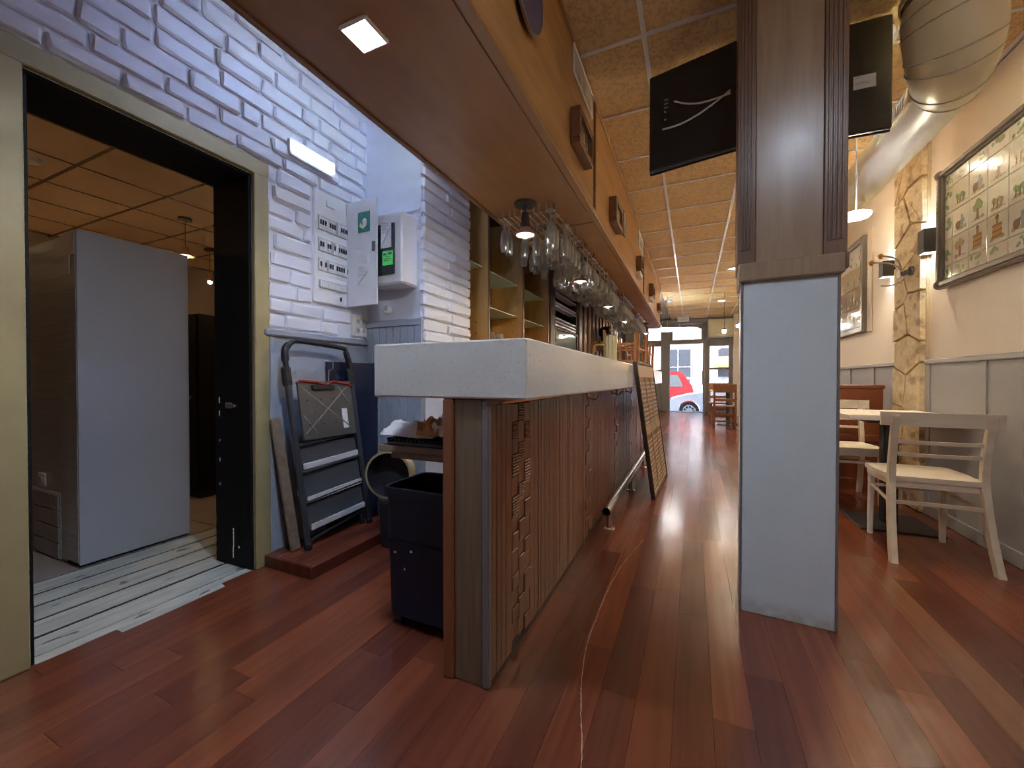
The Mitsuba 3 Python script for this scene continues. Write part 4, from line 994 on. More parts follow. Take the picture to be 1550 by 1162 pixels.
# ================================================================== AIR DUCT
t = thing('air_duct', 'large cream painted round ventilation duct along the right side', 'duct')
DXc, DZc, RR = 1.07, 2.365, 0.123
add('run', tube([(DXc, 2.525, DZc), (DXc, 7.6, DZc)], RR, 40), 'duct_cream', t, smooth=40)
v0 = np.array([DXc - 0.10, 2.31, CEIL - 0.008])
path = [v0, v0 + [0, 0.0, -0.10], v0 + [0, 0.005, -0.16]]
el = [np.array([DXc - 0.10 + 0.10 * k / 8, 2.315 + 0.20 * (1 - math.cos(k / 8 * PI / 2)), 2.64 - 0.275 * math.sin(k / 8 * PI / 2)]) for k in range(9)]
for i, (a, b, r0, r1) in enumerate([(v0, v0 + [0, 0, -0.09], 0.128, 0.128), (v0 + [0, 0, -0.09], el[0] + [0, 0, -0.005], 0.1285, 0.1285)]):
    add('riser', tube([a, b], [r0, r1], 40), 'duct_cream', t, smooth=40)
rad = [0.138, 0.152, 0.157, 0.157, 0.155, 0.150, 0.143, 0.134, 0.127]
add('elbow', tube(el + [np.array([DXc, 2.53, DZc])], rad + [0.1235], 40, caps=False), 'duct_cream', t, smooth=50)
def ring_(c, d, R, r=0.0035):
    d = np.array(d, float); d /= np.linalg.norm(d)
    a = np.cross(d, [1, 0, 0.2]); a /= np.linalg.norm(a); b = np.cross(d, a)
    return tube([c + R * (math.cos(g) * a + math.sin(g) * b) for g in np.linspace(0, 2 * PI, 49)[:-1]], r, 6, closed=True)
for c, d, R in [(v0 + [0, 0, -0.09], (0, 0, 1), 0.1290), (v0 + [0, 0, -0.03], (0, 0, 1), 0.1285), (el[0], (0, 0, 1), 0.139), (el[1], el[2] - el[0], 0.1525), (el[2], el[3] - el[1], 0.1575), (el[4], el[5] - el[3], 0.1555), (el[5], el[6] - el[4], 0.1505), (el[7], el[8] - el[6], 0.1345), (np.array([DXc, 2.53, DZc]), (0, 1, 0), RR + 0.001), (np.array([DXc, 4.6, DZc]), (0, 1, 0), RR), (np.array([DXc, 6.2, DZc]), (0, 1, 0), RR)]:
    add('seam_ring', ring_(c, d, R), 'duct_seam', t, smooth=True)
add('riser_collar', lathe([(0.138, 2.63), (0.146, 2.632), (0.146, 2.655), (0.130, 2.66)], 40, (el[0][0], el[0][1], 0)), 'duct_cream', t, smooth=40)
ga = math.radians(174)                                # grille on the aisle side of the run
def gx(rr, a): return DXc + rr * math.cos(a), DZc + rr * math.sin(a)
g = thing('vent_grille', 'louvred white air grille on the flank of the cream duct', 'vent')
for a0, a1, y0, y1 in ((ga - 0.36, ga - 0.28, 2.555, 2.955), (ga + 0.28, ga + 0.36, 2.555, 2.955), (ga - 0.36, ga + 0.36, 2.555, 2.58), (ga - 0.36, ga + 0.36, 2.93, 2.955)):
    aa = np.linspace(a0, a1, 6)
    m = [(gx(RR + 0.001, q), gx(RR + 0.010, q)) for q in aa]
    poly = [q[0] for q in m] + [q[1] for q in m[::-1]]
    add('frame_side', prism(poly, y0, y1, 'y'), 'duct_cream', g)
aa = np.linspace(ga - 0.28, ga + 0.28, 8)
add('back', prism([gx(RR + 0.0005, q) for q in aa] + [gx(RR + 0.002, q) for q in aa[::-1]], 2.58, 2.93, 'y'), 'black_matte', g)
for k in range(13):
    y = 2.585 + 0.0265 * k
    add('louvre', prism([gx(RR + 0.002, q) for q in aa] + [gx(RR + 0.008, q) for q in aa[::-1]], y, y + 0.012, 'y'), 'white_plastic', g)

# ================================================================== RIGHT WALL
# tiled mural in a dark frame
mu = thing('tile_mural', 'mural of hand painted ceramic tiles in a dark frame on the right wall', 'tile mural')
my1, mz0, mz1 = 3.715, 1.682, 2.372
U = (mz1 - mz0) / 4.0
my0 = my1 - 7 * U
X0 = XR - 0.03
add('back_board', bx(X0 + 0.004, XR, my0 - 0.02, my1 + 0.02, mz0 - 0.02, mz1 + 0.02), 'tile_grout', mu)
for (a, b, c, d, nm) in ((my0 - 0.05, my1 + 0.05, mz0 - 0.055, mz0 - 0.004, 'rail'), (my0 - 0.05, my1 + 0.05, mz1 + 0.004, mz1 + 0.055, 'rail'), (my0 - 0.055, my0 - 0.004, mz0 - 0.05, mz1 + 0.05, 'rail'), (my1 + 0.004, my1 + 0.055, mz0 - 0.05, mz1 + 0.05, 'rail')):
    k = add('frame_rail', bx(X0 - 0.02, XR, a, b, c, d, 0.006), 'mural_frame', mu)
    if b - a > 0.2:
        add('moulding', bx(X0 - 0.032, X0 - 0.018, a + 0.01, b - 0.01, c + 0.012, d - 0.012, 0.005), 'mural_frame', k)
    else:
        add('moulding', bx(X0 - 0.032, X0 - 0.018, a + 0.012, b - 0.012, c + 0.03, d - 0.03, 0.005), 'mural_frame', k)
for y in (my0 - 0.03, my1 + 0.03):
    for z in (mz0 - 0.03, mz1 + 0.03):
        s = trimesh.creation.icosphere(2, 0.034); s.apply_translation((X0 - 0.012, y, z))
        add('corner_boss', tm(s), 'mural_frame', mu, smooth=True)
r = random.Random(31)
def blob(cy, cz, R, n=14, j=0.3):
    return sg.Polygon([(cy + R * (1 + j * (r.random() - 0.5)) * math.cos(a), cz + R * (1 + j * (r.random() - 0.5)) * math.sin(a)) for a in np.linspace(0, 2 * PI, n + 1)[:-1]])
def flat(polys, m, parent, dx=0.0):
    u = shapely.union_all([q.buffer(0) for q in polys])
    gs = [g for g in getattr(u, 'geoms', [u]) if g.area > 1e-7]
    add('painted_motif', cat([prism(g.simplify(0.0006), X0 - 0.0042 - dx, X0 - 0.0030, 'x') for g in gs]), m, parent)
ycuts = [my1, my1 - U / 2] + [my1 - U / 2 - U * k for k in range(1, 7)] + [my0]
zcuts = [mz0, mz0 + U / 2, mz0 + 1.5 * U, mz0 + 2.5 * U, mz0 + 3.5 * U, mz1]
for i in range(len(ycuts) - 1):
    for j in range(5):
        b, a, c, d = ycuts[i], ycuts[i + 1], zcuts[j], zcuts[j + 1]
        tl = add('tile', bx(X0 - 0.003, X0 + 0.006, a + 0.0025, b - 0.0025, c + 0.0025, d - 0.0025, 0.0015), 'tile_glaze', mu)
        cy, cz, w, h = (a + b) / 2, (c + d) / 2, b - a, d - c
        if i in (0, len(ycuts) - 2) or j in (0, 4):
            flat([blob(cy + r.uniform(-0.34, 0.34) * w, cz + r.uniform(-0.30, 0.30) * h, 0.0115 * r.uniform(0.7, 1.4)) for _ in range(7)], 'print_green', tl)
            continue
        k = (i * 3 + j * 5) % 4
        flat([sg.box(cy - 0.36 * w, cz - 0.34 * h, cy + 0.36 * w, cz - 0.315 * h)] + [blob(cy + r.uniform(-0.3, 0.3) * w, cz - 0.3 * h, 0.012) for _ in range(4)], 'print_olive', tl)
        if j == 1 and i in (2, 3):                  # barrels with hoops
            bw, bh = 0.23 * w, 0.30 * h
            flat([sg.Polygon([(cy - bw * 0.85, cz - bh), (cy + bw * 0.85, cz - bh), (cy + bw, cz - 0.02), (cy + bw * 0.85, cz + bh * 0.55), (cy - bw * 0.85, cz + bh * 0.55), (cy - bw, cz - 0.02)])], 'print_barrel', tl)
            flat([sg.box(cy - bw, cz + q * bh - 0.004, cy + bw, cz + q * bh + 0.004) for q in (-0.8, -0.25, 0.35)] + [sg.box(cy - 0.008, cz + bh * 0.5, cy + 0.006, cz + bh * 1.2), blob(cy, cz + bh * 1.25, 0.013)], 'print_brown', tl, 0.0003)
        elif k == 0:                                  # a tree
            flat([blob(cy + q * w, cz + s * h, 0.022 * r.uniform(0.8, 1.2)) for q, s in ((-0.15, 0.12), (0.0, 0.22), (0.16, 0.10), (0.03, 0.05))], 'print_olive' if i % 2 else 'print_green', tl)
            flat([sg.Polygon([(cy - 0.012, cz - 0.32 * h), (cy + 0.012, cz - 0.32 * h), (cy + 0.006, cz + 0.05 * h), (cy - 0.006, cz + 0.05 * h)])], 'print_brown', tl, 0.0003)
        elif k == 1:                                  # a figure at work
            flat([blob(cy - 0.12 * w, cz - 0.06 * h, 0.022), sg.box(cy - 0.17 * w, cz - 0.32 * h, cy - 0.08 * w, cz), blob(cy - 0.1 * w, cz + 0.12 * h, 0.011)], 'print_blue', tl)
            flat([blob(cy + 0.14 * w, cz - 0.16 * h, 0.026), sg.box(cy - 0.05 * w, cz - 0.05 * h, cy + 0.1 * w, cz - 0.02 * h)], 'print_brown', tl, 0.0003)
        else:                                         # vines and a bush
            flat([blob(cy + q * w, cz - 0.14 * h + s * h, 0.017) for q, s in ((-0.2, 0), (-0.08, 0.08), (0.06, 0.03), (0.2, 0.1))], 'print_green' if k == 2 else 'print_olive', tl)
            flat([sg.box(cy + q * w - 0.003, cz - 0.32 * h, cy + q * w + 0.003, cz - 0.02 * h) for q in (-0.18, 0.0, 0.18)], 'print_brown', tl, 0.0003)
# second picture, of three panels of glazed tiles
t = thing('landscape_mural', 'dark framed glazed tile landscape beyond the stone pilaster', 'picture')
a, b, c, d = 5.17, 6.35, 1.53, 2.40
add('back_board', bx(XR - 0.02, XR, a, b, c, d), 'tile_grout', t)
for q in ((a - 0.05, a + 0.01, c - 0.05, d + 0.05), (b - 0.01, b + 0.05, c - 0.05, d + 0.05)):
    add('frame_rail', bx(XR - 0.05, XR, *q, 0.006), 'mural_frame', t)
for q in ((a, b, c - 0.05, c + 0.01), (a, b, d - 0.01, d + 0.05)):
    add('frame_rail', bx(XR - 0.05, XR, *q, 0.006), 'mural_frame', t)
add('mount', bx(XR - 0.012, XR, a - 0.16, a - 0.05, c - 0.06, d + 0.10, 0.003), 'cream_wall', t)
for i in range(5):
    for j in range(4):
        y0, z0 = a + 0.012 + (b - a - 0.024) * i / 5, c + 0.012 + (d - c - 0.024) * j / 4
        tl = add('tile', bx(XR - 0.027, XR - 0.018, y0 + 0.002, y0 + (b - a - 0.024) / 5 - 0.002, z0 + 0.002, z0 + (d - c - 0.024) / 4 - 0.002, 0.001), ('picture_a', 'picture_b', 'picture_a', 'picture_sky')[j], t)
        for q in range(3):
            yy, zz = y0 + r.uniform(0.03, 0.2), z0 + r.uniform(0.02, 0.15)
            add('painted_motif', prism(blob(yy, zz, 0.022, 9).intersection(sg.box(y0 + 0.004, z0 + 0.004, y0 + 0.225, z0 + 0.205)).buffer(0), XR - 0.0282, XR - 0.0268, 'x'), ('print_brown', 'print_green', 'print_olive', 'print_blue')[(i + j + q) % 4], tl)
# sconces
def sconce(y, z0, z1, label, k=1.0):
    t = thing('wall_sconce', label, 'lamp')
    x0, x1 = XR - 0.085, XR
    w = 0.045
    add('front', bx(x0, x0 + 0.006, y - w, y + w, z0, z1, 0.002), 'dark_metal', t)
    for s in (-1, 1):
        add('side', bx(x0 + 0.006, x1 - 0.003, y + s * w - (0.005 if s > 0 else 0), y + s * w + (0 if s > 0 else 0.005), z0, z1, 0.001), 'dark_metal', t)
    add('back', bx(x1 - 0.004, x1, y - w, y + w, z0, z1), 'dark_metal', t)
    zm = (z0 + z1) / 2
    add('socket', bx(x0 + 0.02, x1 - 0.02, y - 0.02, y + 0.02, zm - 0.03, zm + 0.03, 0.004), 'lamp_white', t)
    for s in (1, -1):
        z = z1 - 0.035 if s > 0 else z0 + 0.035
        q = np.array([[x0 + 0.012, y - w + 0.01, z], [x1 - 0.01, y - w + 0.01, z], [x1 - 0.01, y + w - 0.01, z], [x0 + 0.012, y + w - 0.01, z]])
        add('diffuser', (q, np.array([[0, 1, 2], [0, 2, 3]] if s > 0 else [[0, 2, 1], [0, 3, 2]])), 'lamp_white', t, em=emit((1.0, 0.82, 0.60), 75 * k * WARM))
sconce(3.90, 1.915, 2.085, 'dark up and down wall sconce between the stone pilaster and the tile mural')
sconce(4.58, 1.90, 2.035, 'dark up and down wall sconce just beyond the stone pilaster')
# coat hook on the stone
t = thing('coat_hook', 'coat hook with two curved arms and brown knobs on the stone pilaster', 'coat hook')
hx = XR - 0.058
add('boss', disc((hx - 0.012, 4.10, 1.84), 0.035, 0.014, 'x', 20), 'dark_metal', t)
add('disc', disc((hx - 0.055, 4.165, 1.835), 0.033, 0.012, 'x', 24), 'white_plastic', t, label='pale round disc')
add('stem', tube([(hx - 0.01, 4.10, 1.84), (hx - 0.05, 4.13, 1.825)], 0.018, 12), 'dark_metal', t, smooth=40)
for e, m in (((1.350, 4.25, 1.962), (1.47, 4.22, 1.95)), ((1.409, 4.25, 2.010), (1.50, 4.17, 1.985))):
    p = add('arm', tube(bez([(hx - 0.045, 4.13, 1.825), (hx - 0.06, 4.13, 1.90), m, e]), 0.006, 10), 'grey_plastic', t, smooth=50)
    v, f = lathe([(0.001, 0.0), (0.018, 0.004), (0.024, 0.014), (0.016, 0.026), (0.012, 0.03), (0.001, 0.032)], 18)
    add('knob', mv((v, f), (e[0] + 0.010, e[1], e[2]), ry=-PI / 2), 'brass', p, smooth=50)
add('lower_loop', tube(bez([(hx - 0.035, 4.13, 1.80), (hx - 0.05, 4.13, 1.745), (hx - 0.11, 4.2, 1.745), (hx - 0.14, 4.22, 1.765)]), 0.0055, 10), 'grey_plastic', t, smooth=50)

# ---- table, chairs, bench on the right
t = thing('pedestal_table', 'white topped square table on a black pedestal by the right wall', 'table')
add('top', bx(0.965, 1.555, 3.38, 3.99, 0.728, 0.765, 0.006), 'table_white', t)
add('column', bx(1.205, 1.285, 3.56, 3.64, 0.012, 0.71, 0.006), 'black_plastic', t)
add('top_bracket', bx(1.08, 1.41, 3.44, 3.76, 0.708, 0.728, 0.004), 'black_plastic', t)
add('base_plate', bx(1.03, 1.46, 3.385, 3.80, 0.0, 0.012, 0.004), 'black_plastic', t)
def cafe_chair(cx, cy, rz, label, w=1.0):
    """wooden cafe chair; local frame: seat centre at the origin, backrest at +y"""
    t = thing('cafe_chair', label, 'chair')
    def A(name, m, mm='chair_white', parent=t, **k):
        return add(name, mv(m, (cx, cy, 0), rz), mm, parent, tone=0.5, **k)
    seat = sg.Polygon([(-0.20, -0.21), (-0.10, -0.235), (0.10, -0.235), (0.20, -0.21), (0.205, -0.05), (0.185, 0.19), (-0.185, 0.19), (-0.205, -0.05)]).buffer(-0.02).buffer(0.02)
    v1 = prism(seat, 0.432, 0.458, 'z')
    A('seat', v1)
    A('seat_rail', prism(seat.buffer(-0.012).difference(seat.buffer(-0.034)), 0.395, 0.432, 'z'))
    for s in (-1, 1):
        A('leg', bar((s * 0.168, -0.185, 0.432), (s * 0.172, -0.195, 0.0), 0.032, 0.034, (0, 1, 0), 0.006, 0.026, 0.026))
        # rear post: splayed below, curved back above
        P = [(s * 0.205, 0.275, 0.0), (s * 0.196, 0.215, 0.20), (s * 0.188, 0.178, 0.42), (s * 0.186, 0.190, 0.60), (s * 0.190, 0.235, 0.80)]
        cc = CubicSpline(np.arange(5), np.array(P))(np.linspace(0, 4, 17))
        prof = [(-0.014, -0.020), (0.014, -0.020), (0.017, -0.014), (0.017, 0.014), (0.014, 0.020), (-0.014, 0.020), (-0.017, 0.014), (-0.017, -0.014)]
        V = np.array([[c[0] + a, c[1] + b * (1.15 if i < 8 else 0.85), c[2]] for i, c in enumerate(cc) for a, b in prof]); n = 8; Fs = []
        for i in range(16):
            for j in range(n):
                j2 = (j + 1) % n
                Fs += [[i * n + j, i * n + j2, (i + 1) * n + j2], [i * n + j, (i + 1) * n + j2, (i + 1) * n + j]]
        for j in range(1, n - 1):
            Fs += [[0, j + 1, j], [16 * n, 16 * n + j, 16 * n + j + 1]]
        A('rear_leg', (V, np.array(Fs)))
    def bow(z, hgt, th, y0, sag, half, zs=0.0):
        out = []
        for q in np.linspace(-1, 1, 15):
            out.append((q * half, y0 + sag * (1 - q * q), z))
        V, Fs = [], []
        for (x, y, zz) in out:
            V += [(x, y - th / 2, zz - hgt / 2), (x, y + th / 2, zz - hgt / 2), (x, y + th / 2 + 0.004, zz + hgt / 2), (x, y - th / 2 + 0.004, zz + hgt / 2)]
        n = 4
        for i in range(14):
            for j in range(n):
                j2 = (j + 1) % n
                Fs += [[i * n + j, (i + 1) * n + j2, i * n + j2], [i * n + j, (i + 1) * n + j, (i + 1) * n + j2]]
        Fs += [[0, 1, 2], [0, 2, 3], [56, 58, 57], [56, 59, 58]]
        return np.array(V, float), np.array(Fs)
    A('top_rail', bow(0.782, 0.075, 0.018, 0.205, 0.045, 0.245))
    A('back_slat', bow(0.655, 0.020, 0.013, 0.195, 0.035, 0.182))
    A('back_slat', bow(0.585, 0.020, 0.013, 0.185, 0.035, 0.182))
    A('stretcher', bow(0.315, 0.020, 0.016, 0.198, -0.010, 0.185))
    for s in (-1, 1):
        A('stretcher', tube([(s * 0.168, -0.185, 0.325), (s * 0.178, 0.0, 0.315), (s * 0.186, 0.19, 0.30)], 0.010, 8))
    A('front_stretcher', bow(0.33, 0.018, 0.014, -0.19, 0.06, 0.165))
    return t
cafe_chair(1.222, 3.115, PI - 0.03, 'cream wooden cafe chair with its back to the viewer, by the right wall')
cafe_chair(1.165, 4.215, 0.06, 'cream wooden cafe chair on the far side of the white table')
t = thing('wooden_bench', 'reddish brown wooden bench behind the far cafe chair', 'bench')
add('back_panel', bx(0.85, 1.55, 4.60, 4.63, 0.0, 0.93, 0.006), 'bench_red', t)
add('top_rail', bx(0.84, 1.56, 4.59, 4.645, 0.915, 0.95, 0.006), 'bench_red', t)
add('ledge', bx(0.85, 1.55, 4.585, 4.60, 0.44, 0.50, 0.006), 'bench_red', t)
add('skirting', bx(0.85, 1.55, 4.588, 4.60, 0.0, 0.10, 0.004), 'bench_red', t)
add('seat', bx(0.85, 1.55, 4.63, 5.05, 0.42, 0.46, 0.006), 'bench_red', t)
add('end', bx(0.85, 0.88, 4.63, 5.05, 0.0, 0.42, 0.004), 'bench_red', t)
# disc pendant on the right
def disc_pendant(x, y, z, label, k=1.0):
    t = thing('disc_pendant', label, 'lamp')
    add('cord', cyl((x, y, z + 0.02), (x, y, CEIL), 0.004, 6), 'paper', t)
    add('cap', lathe([(0.001, 0.034), (0.02, 0.032), (0.024, 0.024), (0.024, 0.016)], 24, (x, y, z)), 'white_plastic', t, smooth=40)
    add('diffuser', lathe([(0.001, 0.018), (0.03, 0.018), (0.066, 0.015), (0.070, 0.010), (0.070, 0.0), (0.060, -0.012), (0.03, -0.018), (0.001, -0.019)][::-1], 32, (x, y, z)), 'lamp_white', t, smooth=40, em=emit((1.0, 0.80, 0.56), 16 * WARM * k))
disc_pendant(0.862, 2.95, 1.947, 'glowing white disc pendant lamp right of the pillar', 1.6)
disc_pendant(1.2, 0.7, 1.95, 'disc pendant lamp out of view on the near right, placed to light the duct and chair', 0.9)  # lamp out of view; brightens the duct, chair back and right wall
disc_pendant(0.93, 5.2, 1.95, 'unseen disc pendant lamp behind the pillar, over the bench, placed to light the ceiling')  # lamp unseen behind the pillar; lifts the ceiling and canopy front
disc_pendant(0.90, 7.4, 1.95, 'unseen disc pendant lamp behind the pillar, farthest of the row, placed to light the ceiling')  # another lamp unseen behind the pillar, lighting the far ceiling
def downlight(x, y, label, k=1.0):
    t = thing('recessed_downlight', label, 'light')
    add('rim', lathe([(0.060, CEIL - 0.008), (0.085, CEIL - 0.008), (0.088, CEIL - 0.002), (0.060, CEIL - 0.002)], 28, (x, y, 0)), 'white_plastic', t, smooth=40)
    add('lens', (np.vstack([[[x, y, CEIL - 0.007]], [[x + 0.06 * math.cos(a), y + 0.06 * math.sin(a), CEIL - 0.007] for a in np.linspace(0, 2 * PI, 25)[:-1]]]), np.array([[0, 1 + (i + 1) % 24, 1 + i] for i in range(24)])), 'lamp_white', t, em=emit((1.0, 0.84, 0.62), 22 * WARM * k))
downlight(0.86, 2.72, 'unseen round downlight behind the right television, placed to light the chair and duct')  # lens unseen behind the television; lights the chair seat and duct
downlight(0.92, 4.68, 'unseen round downlight behind the pillar above the bench, lighting the floor and mural')  # lamp unseen behind the pillar; lights the floor, mirrored in the mural
downlight(0.60, 7.4, 'round downlight in the ceiling halfway to the entrance')
downlight(0.60, 10.3, 'round downlight in the ceiling above the entrance table')
# ring lamp near the door, exit box, detector
t = thing('ring_pendant', 'thin glowing ring lamp hung by wires near the entrance', 'lamp')
c = np.array([-0.47, 9.5, 2.10])
add('ring', tube([c + [0.25 * math.cos(a), 0.25 * math.sin(a), 0] for a in np.linspace(0, 2 * PI, 49)[:-1]], 0.022, 10, closed=True), 'lamp_white', t, smooth=True, em=emit((1.0, 0.90, 0.76), 14 * WARM))
for a in (0.4, 2.5, 4.6):
    add('wire', cyl(c + [0.25 * math.cos(a), 0.25 * math.sin(a), 0.01], c + [0.03 * math.cos(a), 0.03 * math.sin(a), CEIL - 2.1], 0.003, 5), 'chrome', t)
add('ceiling_rose', disc(c + [0, 0, CEIL - 2.1 - 0.03], 0.06, 0.026), 'white_plastic', t)
t = thing('exit_sign', 'small box sign hung from the ceiling above the entrance', 'sign')
add('box', bx(-0.40, -0.10, 12.30, 12.36, CEIL - 0.16, CEIL - 0.02, 0.01), 'white_plastic', t)
add('face', bx(-0.38, -0.12, 12.295, 12.30, CEIL - 0.145, CEIL - 0.035, 0.003), 'grey_plastic', t)
add('hanger', bx(-0.26, -0.24, 12.32, 12.34, CEIL - 0.02, CEIL, 0.0), 'white_plastic', t)
t = thing('ceiling_detector', 'round grey smoke detector on the ceiling near the entrance', 'smoke detector')
add('body', lathe([(0.001, CEIL - 0.06), (0.06, CEIL - 0.055), (0.075, CEIL - 0.03), (0.08, CEIL - 0.004)], 20, (-0.50, 9.8, 0)), 'grey_plastic', t, smooth=40)
add('base', lathe([(0.09, CEIL - 0.012), (0.095, CEIL - 0.004)], 20, (-0.50, 9.8, 0)), 'grey_plastic', t)
def small_pendant(x, y, z, label, k=60):
    t = thing('globe_pendant', label, 'lamp')
    add('cord', cyl((x, y, z + 0.05), (x, y, CEIL), 0.004, 6), 'lamp_black', t)
    add('cap', lathe([(0.012, 0.07), (0.03, 0.06), (0.045, 0.035)], 16, (x, y, z)), 'lamp_black', t, smooth=40)
    s = trimesh.creation.icosphere(2, 0.045); s.apply_translation((x, y, z))
    add('globe', tm(s), 'lamp_white', t, smooth=True, em=emit((1.0, 0.82, 0.58), k * WARM))
small_pendant(-1.30, 8.0, 1.75, 'small glowing pendant above the upturned chairs on the counter')
small_pendant(0.60, 9.4, 2.0, 'small glowing pendant above the brown chairs, nearer the air conditioner')
small_pendant(0.90, 9.9, 2.16, 'small glowing pendant at the pillar edge, right of the air conditioner')

# ================================================================== MENU BOARD
t = thing('menu_board', 'brown slotted menu board leaning on the bar counter', 'menu board')
BL, BR, TL = np.array([-0.290, 3.49, 0.0]), np.array([-0.245, 4.45, 0.0]), np.array([-0.440, 3.55, 1.150])
ux = (BR - BL); W = np.linalg.norm(ux); ux /= W
uz = TL - BL; uz -= ux * (uz @ ux); Hh = np.linalg.norm(uz); uz /= Hh
un = np.cross(ux, uz)
if un[0] < 0: un = -un
def MB(a0, a1, b0, b1, c0, c1, b=0.0):
    v, f = bx(a0, a1, b0, b1, c0, c1, b)
    return BL + v[:, :1] * ux + v[:, 1:2] * uz + v[:, 2:] * un, f
add('panel', MB(0.01, W - 0.01, 0.01, Hh - 0.01, -0.004, 0.010), 'menu_face', t)
for q in ((0, 0.022, 0, Hh), (W - 0.022, W, 0, Hh), (0.022, W - 0.022, 0, 0.022), (0.022, W - 0.022, Hh - 0.022, Hh)):
    add('frame', MB(*q, -0.018, 0.016, 0.003), 'dark_brown', t)
add('header_panel', MB(0.03, W - 0.03, Hh * 0.885, Hh - 0.03, 0.010, 0.014, 0.002), 'menu_strip', t)
add('middle_band', MB(0.03, W - 0.03, Hh * 0.455, Hh * 0.525, 0.010, 0.014, 0.002), 'menu_strip', t)
for c in range(3):
    x0, x1 = 0.03 + (W - 0.06) * c / 3 + 0.02, 0.03 + (W - 0.06) * (c + 1) / 3 - 0.03
    if c: add('divider', MB(x0 - 0.034, x0 - 0.022, 0.03, Hh * 0.88, 0.010, 0.017, 0.002), 'menu_strip', t)
    for k in range(26):
        b0 = 0.04 + k * 0.0385
        if Hh * 0.44 < b0 + 0.02 and b0 < Hh * 0.53 or b0 + 0.03 > Hh * 0.88: continue
        add('strip', MB(x0, x1, b0, b0 + 0.019, 0.010, 0.014, 0.0015), 'menu_strip', t)
# ================================================================== ON THE COUNTER
t = thing('beer_tap', 'cream ribbed beer tap column with brass taps on the counter', 'beer tap')
x, y = -0.80, 4.35
add('base', lathe([(0.001, 0.0), (0.085, 0.0), (0.085, 0.012), (0.075, 0.02)][::-1], 24, (x, y, 1.127)), 'chrome', t, smooth=40)
for k in range(8):
    a = k * PI / 4
    add('rib', cyl((x + 0.045 * math.cos(a), y + 0.045 * math.sin(a), 1.14), (x + 0.045 * math.cos(a), y + 0.045 * math.sin(a), 1.46), 0.020, 12), 'tap_cream', t, smooth=40)
add('core', cyl((x, y, 1.14), (x, y, 1.47), 0.045, 20), 'tap_cream', t, smooth=40)
add('crown', lathe([(0.05, 1.46), (0.055, 1.475), (0.03, 1.49), (0.02, 1.52), (0.028, 1.535), (0.02, 1.55), (0.01, 1.585), (0.001, 1.60)], 20, (x, y, 0)), 'chrome', t, smooth=40)
for s in (-0.03, 0.03):
    p = add('spout', tube([(x - 0.06, y + s, 1.38), (x - 0.16, y + s, 1.38), (x - 0.175, y + s, 1.36), (x - 0.175, y + s, 1.30)], 0.011, 10), 'brass', t, smooth=50)
    add('lever', cyl((x - 0.13, y + s, 1.39), (x - 0.12, y + s, 1.47), 0.008, 10), 'black_plastic', p, smooth=40)
def upturned(x, y, rz, label):
    t = thing('upturned_chair', label, 'chair')
    z = 1.128
    def A(name, m): add(name, mv(m, (x, y, z), rz), 'stool_wood', t, tone=rnd.random())
    A('seat', bx(-0.19, 0.19, -0.19, 0.19, 0.0, 0.03, 0.008))
    for sx in (-1, 1):
        for sy in (-1, 1):
            A('leg', bar((sx * 0.165, sy * 0.165, 0.03), (sx * 0.18, sy * 0.18, 0.455), 0.034, 0.034, (0, 1, 0), 0.005, 0.028, 0.028))
        A('side_rail', bar((sx * 0.168, -0.165, 0.075), (sx * 0.168, 0.165, 0.075), 0.018, 0.055, (0, 0, 1), 0.004))
        A('side_stretcher', bar((sx * 0.172, -0.168, 0.26), (sx * 0.172, 0.168, 0.26), 0.016, 0.028, (0, 0, 1), 0.004))
        A('front_rail', bar((-0.165, sx * 0.168, 0.075), (0.165, sx * 0.168, 0.075), 0.018, 0.055, (0, 0, 1), 0.004))
    A('cross_stretcher', bar((-0.17, 0.0, 0.30), (0.17, 0.0, 0.30), 0.016, 0.028, (0, 0, 1), 0.004))
    return t
upturned(-0.80, 4.95, 0.15, 'brown wooden stool upturned on the counter, next to the beer tap')
upturned(-0.78, 5.48, -0.12, 'brown wooden stool upturned on the counter, second from the beer tap')
upturned(-0.80, 6.02, 0.22, 'brown wooden stool upturned on the counter, third from the beer tap')
upturned(-0.76, 6.58, -0.05, 'brown wooden stool upturned on the counter, farthest along it')

# ================================================================== BACK BAR
t = thing('bar_shelving', 'tall pine shelving behind the bar with pale green shelves', 'shelving')
bxk, bxf = -1.965, -1.60
PY = [2.76, 3.06, 3.83, 4.62]
add('back_panel', bx(bxk - 0.005, bxk + 0.006, YP + 0.01, 4.64, 0.0, 2.62), 'shelf_back', t, tone=0.5)
for i, y in enumerate(PY):
    if i == 0: continue
    k = add('upright', bx(bxk + 0.006, bxf, y - 0.012, y + 0.012, 0.0, 2.62, 0.002), 'shelf_pine', t, tone=(0, 0.9, 0.4, 0.3)[i])
    add('edge_strip', bx(bxf - 0.002, bxf + 0.006, y - 0.014, y + 0.014, 0.0, 2.62, 0.002), 'lath_brown', k)
    add('shelf_holes', cat([disc((bxf - 0.12 - 0.0 * q, y - 0.0128, 1.30 + 0.1 * q), 0.006, 0.001, 'y', 8) for q in range(3)]), 'black_matte', k)
for i in range(3):
    y0, y1 = (YP + 0.02 if i == 0 else PY[i] + 0.013), PY[i + 1] - 0.013
    for z in (1.64, 1.965):
        if i == 0 and z < 1.8: continue
        add('glass_shelf', bx(bxk + 0.007, bxf - 0.055, y0, y1, z, z + 0.010, 0.002), 'shelf_green', t)
add('counter_shelf', bx(bxk + 0.007, bxf + 0.02, YP + 0.02, 4.60, 1.20, 1.235, 0.004), 'shelf_pine', t, tone=0.4)
